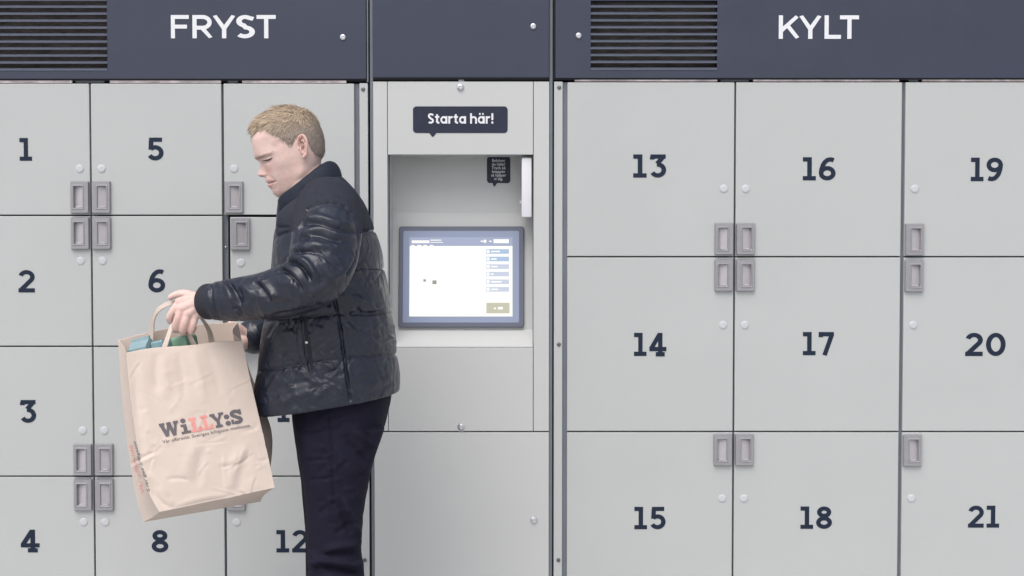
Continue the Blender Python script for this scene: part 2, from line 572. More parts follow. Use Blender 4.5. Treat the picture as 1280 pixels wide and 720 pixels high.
for c in range(3):
    for r in range(4):
        n = c * 4 + r + 1
        x0, x1 = lx[c]; z0, z1 = lz[r]
        aj = None
        if n == 10:
            x0 += .0245; aj = (R(9), x1); z1 -= .004
        d = locker_door(cl, n, x0, x1, z0, z1, LN[n], 1 if c == 0 else -1, hp[r] + (.8 if n == 10 else 0), pp[r] + (2 if n == 10 else 0), aj)
        if n == 10: d['label'] = 'grey locker door numbered 10 standing slightly ajar'
b_ = add_bolt('frame_screw', 282.2, 309, .016, .0035, cl, 'steel', .004)
mb = MB(); mb.bbox(X0(450.2), X0(460.6), 0.0, .074, .105, Z0(104), .0016)
st = mb.build('side_strip', M['paint'], cl)
for py in (111.6, 430, 700):
    add_bolt('strip_screw', W(453.8, py).x * FPX / CAM_D / 1.0 + 640 if False else 453.8 + (py - 111) * .0036, py, 0.0, .0062, st, 'dark_screw', .004)
hz0, hz1 = Z0(98.6), ZTOP
hole = (X0(-26), X0(134.8) - .0005, Z0(87.6), Z0(.5))
# the opening's edges are read at their own height in the photograph
hole = (W(-30, 40).x, W(134.6, 40).x, Z0(88.6), Z0(-7.3))
hl = header_panel(cl, X0(-57), W(457.6, 50).x, hz0, hz1, hole)
louvre(hl, hole[0], hole[1], hole[3], (hole[3] - hole[2]) / 11, 11)
TL = .168
CG = capitals(TL)
def header_word(panel, items, pyt, pyb, Y):
    mb = MB()
    z0, z1 = Z0(pyb, Y), Z0(pyt, Y)
    for ch, a, b in items:
        w, gl = CG[ch]
        # outline width including the stroke
        allx = [p[0] for s_ in gl for q in ribbon([p for p in s_ if p != 'c'], TL) for p in q]
        mn, mx = min(allx), max(allx)
        xa, xb = W(a, (pyt + pyb) / 2, Y).x, W(b, (pyt + pyb) / 2, Y).x
        def fn(u, v, l):
            return (xa + (u - mn) / (mx - mn) * (xb - xa), Y - l, z0 + min(1, max(0, v)) * (z1 - z0))
        glyph_mesh(mb, gl, fn, TL, base=.0008)
    return mb.build('lettering', M['white_print'], panel)
header_word(hl, (('F', 213.7, 236.2), ('R', 240.6, 265.6), ('Y', 266.2, 294.2), ('S', 295.4, 318.6), ('T', 320.8, 344.8)), 18.8, 47.9, -.006)
add_bolt('header_lock', 428.6, 46.6, -.006, .0095, hl, 'steel', .005)
for a, b in ((-45, 93), (140, 278), (304.5, 434)):
    foam_run(cl, a, b, 98.5, 104)
for a, b in ((96.5, 132), (286, 298.5)):
    mb = MB(); mb.box(X0(a), X0(b), .008, .0118, Z0(103), Z0(98))
    mb.build('top_bracket', M['frame'], cl)
# fine edge trim beside the header
mb = MB(); mb.box(W(458.6, 50).x, W(460.3, 50).x, -.002, .05, Z0(104) + .003, ZTOP)
mb.build('edge_trim', M['frame'], cl)

# ---- right
cr = empty('chilled_locker_cabinet', (X0(1010), .3, 0))
tag(cr, 'grey chilled locker bank with doors 13 to 21 under the white word KYLT', 'locker cabinet')
dxL, dxR = X0(692.2), X0(1349)
cabinet_carcass(cr, dxL, dxR, ZTOP, BOT)
header_backing(cr, dxL, dxR, Z0(100), ZTOP - .002, W(738.2, 40).x - .012, W(896.2, 40).x + .012, Z0(87.9) - .012, Z0(-30))
rx = [(X0(709.0), X0(916.7)), (X0(918.9), X0(1125.2)), (X0(1129.6), X0(1336))]
rz = rows_to_z([102.0, 321.0, 539.6, 757], .0042)
for a, b, y in ((703.0, 709.6, .008), (912, 923, .02), (1124, 1131.5, .012), (1335, 1349, .008)):
    face_post(cr, X0(a), X0(b), .105, Z0(102.6), y=y)
for py in (321, 539.6):
    mbx = MB(); mbx.box(X0(710), X0(1335), .024, .0740, Z0(py) - .012, Z0(py) + .012)
    mbx.build('face_rail', M['black'], cr)
RN = {13: (791.5, 833, 193, 222), 14: (792.5, 833, 416, 445), 15: (793, 832, 633.5, 661.5),
      16: (1003.5, 1044.5, 196.5, 225.5), 17: (1003.5, 1042.5, 415, 444), 18: (1000.5, 1040, 633, 661),
      19: (1213.5, 1253.5, 197, 226.5), 20: (1206.5, 1257, 416, 445), 21: (1210, 1249, 632, 659.5)}
hp = (298.6, 344.0, 561.8)
pp = (236.0, 406.3, 623.0)
for c in range(3):
    for r in range(3):
        n = 13 + c * 3 + r
        locker_door(cr, n, *rx[c], *rz[r], RN[n], 1 if c == 0 else -1, hp[r] + (.8 if c == 2 else 0), pp[r])
mb = MB(); mb.bbox(X0(692.4), X0(703.0), 0.0, .074, .105, Z0(102), .0016)
st = mb.build('side_strip', M['paint'], cr)
for px, py in ((699, 109.3), (698.6, 430.5), (698, 700)):
    add_bolt('strip_screw', px, py, 0.0, .0062, st, 'dark_screw', .004)
hole = (W(738.2, 40).x, W(896.2, 40).x, Z0(87.9), Z0(1.2))
hr = header_panel(cr, W(694.2, 50).x, dxR, Z0(97.6), ZTOP, hole)
louvre(hr, hole[0], hole[1], hole[3], (hole[3] - hole[2]) / 10, 10)
header_word(hr, (('K', 973.4, 999), ('Y', 999, 1026.6), ('L', 1030.6, 1051.2), ('T', 1049.8, 1073.6)), 19.2, 48.6, -.006)
add_bolt('header_lock', 723.3, 44.6, -.006, .0095, hr, 'steel', .005)
for a, b in ((718, 895), (940, 1121), (1150, 1330)):
    foam_run(cr, a, b, 97.5, 102)
for a, b in ((900, 935), (1134, 1146)):
    mb = MB(); mb.box(X0(a), X0(b), .008, .0118, Z0(101.5), Z0(96.5))
    mb.build('top_bracket', M['frame'], cr)
mb = MB(); mb.box(W(691.9, 50).x, W(693.4, 50).x, .004, .05, Z0(101) + .003, ZTOP)
mb.build('edge_trim', M['black'], cr)

# ------------------------------------------------------------------ the order kiosk between them
kx = empty('order_kiosk', (X0(576), .3, 0))
tag(kx, 'grey order kiosk with touch screen under a dark Starta här! speech bubble', 'kiosk')
KL, KR = X0(467.2), X0(686.3)
ND = .135                                       # depth of the niche
# body: a shell round the niche, so that the recess is really hollow
zc0, zc1 = .10, ZTOP
nx0, nx1 = X0(486.6), X0(666.2)
nz0, nz1 = Z0(434.5), Z0(193.2)
mb = MB()
bx0, bx1 = X0(463.3), X0(690.4)
mb.box(bx0, bx1, .20, .62, zc0, zc1)
mb.box(bx0, nx0 - .0005, .036, .1995, zc0, zc1)
mb.box(nx1 + .0005, bx1, .036, .1995, zc0, zc1)
mb.box(nx0 - .0005, nx1 + .0005, .036, .1995, nz1 + .002, zc1)
mb.box(nx0 - .0005, nx1 + .0005, .036, .1995, zc0, nz0 - .002)
mb.build('kiosk_body', M['frame'], kx)
mb = MB(); mb.bbox(KL + .01, KR - .01, .03, .6, 0, .0995, .004); mb.build('plinth', M['black'], kx)
for a, b in ((463.3, 466.9), (686.7, 690.4)):
    mb = MB(); mb.box(X0(a), X0(b), .004, .0355, zc0 + .005, zc1)
    mb.build('corner_post', M['frame'], kx)
for a, b in ((461.2, 463.2), (690.5, 692.1)):
    mb = MB(); mb.box(X0(a), X0(b), .05, .62, zc0 + .005, zc1)
    mb.build('shadow_gap_liner', M['black'], kx)
zt, zm = Z0(102.0), Z0(539.6)
s1, s2 = X0(485.0), X0(666.6)
g_ = .0009
for nm, a, b, c, d_ in (('side_flange', KL, s1 - g_, zm + .002, zt), ('side_flange', s2 + g_, KR, zm + .002, zt),
                        ('sign_panel', s1 + g_, s2 - g_, nz1, zt), ('apron_panel', s1 + g_, s2 - g_, zm + .002, nz0)):
    mb = MB(); mb.bbox(a, b, 0.0, .035, c, d_, .0012)
    mb.build(nm, M['kiosk'], kx)
mb = MB(); mb.bbox(KL, KR, 0.0, .035, .105, zm - .002, .0018)
kd = mb.build('service_door', M['kiosk'], kx)
add_bolt('door_lock', 667.2, 650, 0.0, .0115, kd, 'steel', .006)
mb = MB(); mb.box(KL + .002, KR - .002, .02, .0352, zm - .006, zm + .006)
mb.build('face_rail', M['black'], kx)
# niche lining: back, ceiling, cheeks, screen slope, sloping ledge
zb = Z0(265.3, ND); ysl = .085
zs = Z0(412, ysl)
t_ = .003
mb = MB()
mb.add([(nx0, ND, zb), (nx1, ND, zb), (nx1, ND, nz1 + .001), (nx0, ND, nz1 + .001)], [(0, 1, 2, 3)])
mb.build('niche_back', M['kiosk'], kx)
mb = MB(); mb.add([(nx0, .0352, nz1 - .0003), (nx1, .0352, nz1 - .0003), (nx1, ND, nz1 - .0003), (nx0, ND, nz1 - .0003)], [(0, 1, 2, 3)])
mb.build('niche_ceiling', M['kiosk'], kx)
for x in (nx0, nx1):
    mb = MB(); mb.add([(x, .0352, nz0), (x, ND + .02, nz0), (x, ND + .02, nz1), (x, .0352, nz1)], [(0, 1, 2, 3)])
    mb.build('niche_cheek', M['kiosk'], kx)
mb = MB(); mb.add([(nx0, ND + .0005, zb), (nx1, ND + .0005, zb), (nx1, ysl, zs), (nx0, ysl, zs)], [(0, 1, 2, 3)])
mb.build('screen_slope', M['kiosk'], kx)
mb = MB(); mb.add([(nx0, ysl, zs), (nx1, ysl, zs), (nx1, .006, nz0 + .0015), (nx0, .006, nz0 + .0015)], [(0, 1, 2, 3)])
mb.build('niche_ledge', M['kiosk'], kx)
# header panel over the kiosk
kh = header_panel(kx, X0(467.0), X0(686.3), Z0(97.4), ZTOP)
add_bolt('header_lock', 666.5, 32.9, -.006, .0095, kh, 'steel', .005)
mb = MB(); mb.box(KL, KR, .012, .0358, zt + .0003, ZTOP - .003); mb.build('header_backing', M['black'], kx)
for px, py in ((575.4, 109), (576.2, 533.2)):
    add_bolt('panel_bolt', px, py, 0.0, .0108, kx, 'steel', .007)
for px, py in ((576.6, 99.6), (576.6, 540)):
    mb = MB(); c = W(px, py); mb.box(c.x - .0085, c.x + .0085, .006, .034, c.z - .007, c.z + .007); mb.build('hinge_tab', M['handle_floor'], kx)

# speech-bubble sign
def bubble(px0, px1, py0, py1, tail, Y, th, r, name, jitter=0.0):
    x0, x1, z0, z1 = W(px0, py0, Y).x, W(px1, py0, Y).x, W(px0, py1, Y).z, W(px0, py0, Y).z
    tp = [W(*t, Y) for t in tail]
    out = []
    for cx, cz, a in ((x1 - r, z1 - r, 0), (x0 + r, z1 - r, 90)):
        out += [(cx + r * math.cos(R(a + 15 * k)), cz + r * math.sin(R(a + 15 * k))) for k in range(7)]
    out += [(x0 + r + r * math.cos(R(180 + 15 * k)), z0 + r + r * math.sin(R(180 + 15 * k))) for k in range(7)]
    out += [(tp[0].x, z0), (tp[1].x - .0016, tp[1].z + .001), (tp[1].x + .0016, tp[1].z + .001), (tp[2].x, z0)]
    out += [(x1 - r + r * math.cos(R(270 + 15 * k)), z0 + r + r * math.sin(R(270 + 15 * k))) for k in range(7)]
    if jitter:
        out = [(x + random.uniform(-jitter, jitter), z + random.uniform(-jitter, jitter)) for x, z in out]
    mb = MB()
    n = len(out)
    mb.rings([[(x, Y, z) for x, z in out], [(x, Y - th, z) for x, z in out]])
    mb.add([(x, Y - th, z) for x, z in out], [tuple(range(n))])
    return mb
sg = bubble(516.2, 634.6, 133, 166.2, ((536.6, 166), (541, 171.4), (545.4, 166)), 0.0, .0012, .011, 's').build('speech_bubble_sign', M['sign'], kx)
TS = .178
def sign_letters():
    h = TS / 2; x = .72
    ring = arc(.33, x / 2, .33 - h, x / 2 - h, 0, 360, 26)[:-1] + ['c']
    a = [ring, [(.585, 0), (.585, x)]]
    return {'S': (.66, [[(.585, .83)] + arc(.33, .735, .27 - h, .265 - h, 52, 255, 16) + arc(.32, .275, .31 - h, .275 - h, 82, -142, 18)]),
            't': (.44, [[(.20, .90), (.20, .22)] + arc(.34, .22, .14, .22 - h, 180, 275, 8) + [(.42, h)], [(.0, x - h * .9), (.42, x - h * .9)]]),
            'a': (.69, a), 'ä': (.69, a + [[(.13, .93), (.27, .93)], [(.42, .93), (.56, .93)]]),
            'r': (.44, [[(h, 0), (h, x)], arc(.38, x - .33, .38 - h, .33 - h, 175, 82, 10)]),
            'h': (.66, [[(h, 0), (h, 1)], arc(.33, .40, .33 - h, .32 - h, 178, 0, 14) + [(.66 - h, 0)]]),
            '!': (.24, [[(.12, 1), (.12, .34)], [(.12, .20), (.12, 0)]])}
SL = sign_letters()
mb = MB(); word = 'Starta här!'
tot = sum(SL[c][0] + .075 if c != ' ' else .30 for c in word) - .075
xa, xb, za, zb_ = W(534.2, 150).x, W(617, 150).x, Z0(154.6), Z0(141.6)
cur = 0
for c in word:
    if c == ' ':
        cur += .30; continue
    glyph_mesh(mb, SL[c][1], lambda a, b, l: (xa + (cur + a) / tot * (xb - xa), -.0013 - l, za + b * (zb_ - za)), TS if c != 'ä' else TS, base=.0004)
    cur += SL[c][0] + .075
mb.build('sign_lettering', M['white_print'], sg)
hs_ = bubble(608.8, 638, 195.8, 229, ((615.5, 228.6), (617.6, 233.5), (621.5, 228.6)), ND, .0010, .009, 'h', .0006).build('help_sticker', M['sign'], kx)
hs_['label'] = 'small creased black help sticker'
mb = MB(); flat_text(mb, 'Behöver\ndu hjälp?\nTryck på\nknappen\nså hjälper\nvi dig.', 623.3, 212.6, 18.5, 27.5, ND - .0011, .0004, offset=.012, line=.92)
mb.build('sticker_lettering', M['white_print'], hs_)
# white card reader on the right cheek
c0, c1 = W(652.0, 197.5, .03), W(664.4, 271.4, .03)
mb = MB(); mb.bbox(c0.x, c1.x, .012, .095, c1.z, c0.z, .003)
cr_ = autosmooth(mb.build('card_reader', M['reader'], kx), 40)
mb = MB(); mb.bbox(c0.x - .006, c0.x + .001, .03, .05, c1.z + .042, c1.z + .050, .001); mb.build('reader_button', M['steel'], cr_)

# touch screen on the slope: local frame of the slope
su = Vector((1, 0, 0)); sv = (Vector((0, ND, zb)) - Vector((0, ysl, zs))); SLEN = sv.length; sv.normalize()
sn = su.cross(sv); sn = sn if sn.y < 0 else -sn
def slope_pt(px, py, lift=0.0):
    a, b = (px - 640) / FPX, (360 - py) / FPX
    d = Vector((a, CP + b * SP, b * CP - SP)); o = Vector((0, -CAM_D, CAM_H)); p0 = Vector((0, ysl, zs))
    t = (p0 - o).dot(sn) / d.dot(sn)
    return o + d * t + sn * lift
def slope_slab(px0, px1, py0, py1, l0, l1, mb, r=.0, mi=0, bev=0.0):
    a, b = slope_pt((px0 + px1) / 2, py1), slope_pt((px0 + px1) / 2, py0)
    xl, xr = slope_pt(px0, (py0 + py1) / 2).x, slope_pt(px1, (py0 + py1) / 2).x
    v0, v1 = (a - Vector((0, ysl, zs))).dot(sv), (b - Vector((0, ysl, zs))).dot(sv)
    def ring(ins, l):
        pts = []
        for cx, cv, an in ((xr - r - ins, v1 - r - ins, 0), (xl + r + ins, v1 - r - ins, 90), (xl + r + ins, v0 + r + ins, 180), (xr - r - ins, v0 + r + ins, 270)):
            for k in range(5):
                x = cx + r * math.cos(R(an + 22.5 * k)); v = cv + r * math.sin(R(an + 22.5 * k))
                pts.append(Vector((x, ysl, zs)) + sv * v + sn * l)
        return pts
    rs = [ring(0, l0), ring(0, l1 - bev), ring(bev, l1)]
    mb.rings(rs, mi, cap1=True)
    return mb
ts_ = slope_slab(498.6, 655, 283.6, 409.4, .0003, .012, MB(), r=.008, bev=.002).build('touch_screen', M['bezel'], kx)
slope_slab(504.2, 648.8, 289.4, 403.6, .0121, .0128, MB(), r=.005).build('inner_bezel', M['bezel_in'], ts_)
slope_slab(512.2, 640.6, 297.4, 396, .0129, .0133, MB(), r=.0004).build('display', M['disp'], ts_)
mb = slope_slab(512.2, 640.6, 297.4, 308.2, .0134, .0136, MB(), r=.0002)
mb.build('menu_bar', M['ui_bar'], ts_)
mb = MB()
for a, b, c, d_ in ((515.2, 537, 301.2, 304.6), (538.2, 552, 300.4, 301.4), (538.2, 554, 303.2, 304), (514, 518.5, 306.9, 308), (521.8, 527, 306.9, 308), (529.5, 534, 306.9, 308), (537.5, 542, 306.9, 308), (601, 604, 301.5, 303), (604.6, 608, 300.5, 304), (611.5, 614.5, 301.6, 303), (617, 636, 299.8, 304.6)):
    slope_slab(a, b, c, d_, .0137, .0138, mb, r=.0003)
tag(mb.build('menu_text', M['disp'], ts_), kind='stuff')
for k, y in enumerate((312, 321.4, 330.9, 340.2, 349.8, 359.2)):
    bt = slope_slab(607.8, 636.4, y, y + 5.9, .0134, .0136, MB(), r=.0004).build('screen_button', M['ui_blue' if k < 2 else 'ui_grey'], ts_)
    mb = slope_slab(608.6, 612, y + 1, y + 4.9, .0137, .0138, MB(), r=.0002)
    w_ = (11, 7, 8, 3, 13, 9)[k]
    slope_slab(614, 614 + w_, y + 2.2, y + 3.8, .0137, .0138, mb, r=.0002)
    mb.build('button_text', M['disp'], bt) if False else mb.build('button_mark', M['disp'], ts_)
slope_slab(608.0, 637, 378.8, 392.2, .0134, .0136, MB(), r=.0004).build('confirm_button', M['ui_beige'], ts_)
mb = slope_slab(617.5, 620, 385, 387, .0137, .0138, MB(), r=.0002); slope_slab(622.5, 628.5, 384.2, 387.2, .0137, .0138, mb, r=.0002)
mb.build('confirm_text', M['disp'], ts_)
mb = MB()
for a, b, c, d_ in ((529.5, 532.8, 349.6, 352.6), (540.8, 546, 351, 355.8)):
    slope_slab(a, b, c, d_, .0137, .0138, mb, r=.0002)
mb.build('screen_icon', M['ui_dark'], ts_)
mb = MB()
for a, b in ((563, 564.4), (577.5, 578.5)):
    slope_slab(a, b, 380.6, 381.6, .0137, .0138, mb, r=.0002)
mb.build('screen_dot', M['ui_grey'], ts_)

# ------------------------------------------------------------------ sculpting helpers
YP = -.60                                           # the person stands 0.6 m in front of the doors
def P3(px, py, y): return W(px, py, y)

def catmull(keys, n):
    """keys: rows of numbers -> n rows along a smooth curve"""
    k = np.asarray(keys, float)
    m = len(k)
    out = []
    for t in np.linspace(0, m - 1, n):
        i = min(int(t), m - 2); f = t - i
        p0, p1, p2, p3 = k[max(i - 1, 0)], k[i], k[i + 1], k[min(i + 2, m - 1)]
        out.append(.5 * ((2 * p1) + (-p0 + p2) * f + (2 * p0 - 5 * p1 + 4 * p2 - p3) * f * f + (-p0 + 3 * p1 - 3 * p2 + p3) * f ** 3))
    return np.array(out)

def se(c, e):
    return math.copysign(abs(c) ** e, c)

def section_loft(mb, rows, n_rows, n_seg=64, e=.8, ymid=YP):
    """rows: (front px, front py, back px, back py, half width m[, centre y]) in the profile plane"""
    rr = catmull(rows, n_rows)
    rings = []
    for r in rr:
        yc = r[5] if len(r) > 5 else ymid
        F, B = W(r[0], r[1], yc), W(r[2], r[3], yc)
        C, h = (F + B) / 2, (F - B) / 2
        ring = []
        for k in range(n_seg):
            a = 2 * math.pi * k / n_seg
            ring.append(C + h * se(math.cos(a), e) + Vector((0, 1, 0)) * r[4] * se(math.sin(a), e))
        rings.append(ring)
    mb.rings(rings, 0, True, True)

def limb(mb, keys, n=30, seg=28, flat=1.0):
    """keys: (px, py, y, radius)"""
    rr = catmull(keys, n)
    pts = [W(r[0], r[1], r[2]) for r in rr]
    mb.capsule(pts, [r[3] for r in rr], seg)

def voxel(mb, name, size, smooth=6, fac=.5):
    """one continuous skin round everything in mb"""
    me = mb.mesh(name + '_raw')
    o = bpy.data.objects.new(name + '_raw', me)
    COL.objects.link(o)
    m = o.modifiers.new('r', 'REMESH'); m.mode = 'VOXEL'; m.voxel_size = size
    if smooth:
        s_ = o.modifiers.new('s', 'SMOOTH'); s_.factor = fac; s_.iterations = smooth
    bpy.context.view_layer.update()
    dg = bpy.context.evaluated_depsgraph_get()
    out = bpy.data.meshes.new_from_object(o.evaluated_get(dg))
    out.name = name
    bpy.data.objects.remove(o); bpy.data.meshes.remove(me)
    return out

def arrays(me):
    n = len(me.vertices)
    co = np.empty(n * 3); me.vertices.foreach_get('co', co)
    no = np.empty(n * 3); me.vertices.foreach_get('normal', no)
    return co.reshape(-1, 3), no.reshape(-1, 3)

def put(me, co):
    me.vertices.foreach_set('co', co.ravel()); me.update()

def seg_dist(p, poly):
    """distance of points p (n,2) to a polyline and the place along it (0..1)"""
    poly = np.asarray(poly, float)
    L = np.r_[0, np.cumsum(np.hypot(*(poly[1:] - poly[:-1]).T))]
    best = np.full(len(p), 1e9); at = np.zeros(len(p)); side = np.zeros(len(p))
    for i in range(len(poly) - 1):
        a, d = poly[i], poly[i + 1] - poly[i]
        l2 = d @ d
        t = np.clip(((p - a) @ d) / l2, 0, 1)
        q = p - a - t[:, None] * d
        dist = np.hypot(q[:, 0], q[:, 1])
        m = dist < best
        best[m] = dist[m]; at[m] = (L[i] + t[m] * math.sqrt(l2)) / L[-1]
        side[m] = np.sign(d[0] * q[m, 1] - d[1] * q[m, 0])
    return best, at, side

def smooth_poly(poly, n=14):
    return catmull(poly, n) if len(poly) > 2 else np.asarray(poly, float)

def sculpt(co, no, strokes, mask=None, near=True):
    """push folds and seams into a surface: each stroke is a polyline (as seen from the near side), a height and a width"""
    pp = proj(co)
    face = np.clip((-no[:, 1] + .25) / .5, 0, 1) if near else np.ones(len(co))
    disp = np.zeros(len(co))
    for poly, amp, sig, *opt in strokes:
        ends = opt[0] if opt else True
        poly = smooth_poly(poly)
        lo, hi = poly.min(0) - 4 * sig, poly.max(0) + 4 * sig
        idx = np.where((pp[:, 0] > lo[0]) & (pp[:, 0] < hi[0]) & (pp[:, 1] > lo[1]) & (pp[:, 1] < hi[1]))[0]
        if len(idx) == 0: continue
        d, at, sd = seg_dist(pp[idx], poly)
        w = np.exp(-(d / sig) ** 2)
        if ends: w *= np.clip(np.minimum(at, 1 - at) * 5, 0, 1) ** .7
        disp[idx] += amp * w
    disp *= face
    if mask is not None: disp *= mask
    return co + no * disp[:, None]

def vnoise(co, scale, seed=0, octaves=3):
    """cheap smooth noise from sines"""
    r = np.random.default_rng(seed)
    out = np.zeros(len(co)); amp = 1.0; tot = 0
    for o in range(octaves):
        for k in range(4):
            d = r.normal(size=3); d /= np.linalg.norm(d)
            out += amp * np.sin(co @ d * scale * (2 ** o) * r.uniform(.7, 1.3) + r.uniform(0, 6.28)) / 4
        tot += amp; amp *= .5
    return out / tot

def set_color(me, name, col):
    a = me.color_attributes.new(name, 'FLOAT_COLOR', 'POINT')
    c = np.ones((len(me.vertices), 4)); c[:, :3] = col
    a.data.foreach_set('color', c.ravel())

M['skin'] = mat('skin', (.6, .4, .34), .48, attr='Col', var=.07, vscale=120, bump=.22, bscale=520, sss=.10, spec=.42)
M['hair'] = mat('hair', (.3, .22, .14), .55, attr='Col', spec=.35)
M['jacket'] = mat('jacket_leatherette', (.0105, .0142, .028), .38, var=.25, vscale=20, bump=.34, bscale=150, rvar=.09, spec=.55)
def crinkle(m, scale, dist_, strength):
    nt = m.node_tree; N = nt.nodes; L = nt.links
    tc = next(n for n in N if n.type == 'TEX_COORD')
    n = N.new('ShaderNodeTexNoise'); n.noise_type = 'RIDGED_MULTIFRACTAL'; n.inputs['Scale'].default_value = scale; n.inputs['Detail'].default_value = 3; n.inputs['Distortion'].default_value = .8
    L.new(tc.outputs['Object'], n.inputs['Vector'])
    b = N.new('ShaderNodeBump'); b.inputs['Strength'].default_value = strength; b.inputs['Distance'].default_value = dist_
    L.new(n.outputs['Fac'], b.inputs['Height'])
    old = next((q for q in N if q.type == 'BUMP' and q is not b), None)
    if old: L.new(b.outputs['Normal'], old.inputs['Normal'])
    else: L.new(b.outputs['Normal'], N['Principled BSDF'].inputs['Normal'])
crinkle(M['jacket'], 24, .0085, .80)
M['yoke'] = mat('jacket_woven_yoke', (.024, .027, .040), .85, var=.25, vscale=60, bump=.4, bscale=500, spec=.25)
M['trousers'] = mat('dark_navy_cotton', (.0105, .0095, .021), .85, var=.22, vscale=14, bump=.3, bscale=420, spec=.18)
M['lash'] = mat('lash_brown', (.035, .022, .018), .6)
M['collar'] = mat('jacket_collar', (.013, .018, .032), .7, var=.25, vscale=60, bump=.4, bscale=500, spec=.3)
M['zip'] = mat('zip_tape', (.07, .08, .13), .5)
M['rib'] = mat('ribbed_cuff', (.016, .017, .024), .85, bump=.3, bscale=500)
M['shoe'] = mat('black_shoe', (.02, .02, .022), .45, var=.1, vscale=20)
M['sole'] = mat('shoe_sole', (.35, .34, .32), .7)
M['shirt'] = mat('white_shirt', (.7, .7, .72), .8)

# ------------------------------------------------------------------ the head, in a frame of its own (u back, v up, in photo pixels at the person's distance)
TAU = R(16); EAR = W(378, 186, YP); PXM = (CAM_D + YP) / FPX      # metres per pixel at the person
ct, st_ = math.cos(TAU), math.sin(TAU)
def head_to_world(u, y, v):
    u, y, v = np.asarray(u), np.asarray(y), np.asarray(v)
    return np.stack([EAR.x + (u * ct - v * st_) * PXM, YP + y, EAR.z + (u * st_ + v * ct) * PXM], -1)
def world_to_head(co):
    dx, dz = (co[:, 0] - EAR.x) / PXM, (co[:, 2] - EAR.z) / PXM
    return dx * ct + dz * st_, co[:, 1] - YP, -dx * st_ + dz * ct

prof = np.array([(-53, -40), (-51.2, -43.8), (-49.5, -46.8), (-47.4, -48.6), (-44.5, -50.2), (-42, -50.9), (-38.8, -51.4), (-36.8, -52.4), (-34.6, -53.9), (-32.2, -54.6),
                 (-30.4, -53.8), (-29.4, -53.2), (-28.4, -54.6), (-26.6, -55.6), (-24.5, -54.6), (-22.5, -54.0), (-20.6, -55.0), (-19.4, -59.5), (-18.0, -62.2), (-15.8, -63.2), (-13.2, -62.0), (-8.5, -58.9), (-4, -56.4), (-1.8, -55.9),
                 (.5, -57.2), (3.8, -60.3), (6.5, -60.6), (9.6, -59.4), (15, -59.0), (22, -58.4), (30, -56.8), (36, -52.0), (41, -45.0), (45, -37.5), (48.5, -28.5), (50.6, -19), (51.5, -14.2)])
facebase = np.array([(-53, -40), (-47.4, -48.6), (-42, -50.6), (-38, -50.8), (-30, -52.2), (-25, -52.4), (-20, -51.2), (-14, -50.2), (-8, -50.2), (-2, -52.4), (4, -57.6), (9, -58.8), (22, -58.3), (30, -56.8), (36, -52), (41, -45), (45, -37.5), (48.5, -28.5), (50.6, -19), (51.5, -14.2)])
backc = np.array([(-53, 0), (-40, 6), (-30, 12.5), (-19, 19.0), (-10, 25.0), (-1, 27.4), (8, 28.8), (18, 28.4), (26, 26.5), (34, 22.0), (40, 16.0), (45, 8.5), (48.5, 0), (50.6, -9), (51.5, -13.8)])
halfw = np.array([(-53, .026), (-50, .034), (-46, .043), (-40, .050), (-32, .056), (-24, .0605), (-16, .065), (-8, .0685), (0, .0705), (8, .0728), (16, .0742), (24, .0732), (32, .068), (38, .060), (43, .049), (47, .036), (49.8, .022), (51, .010), (51.5, .001)])
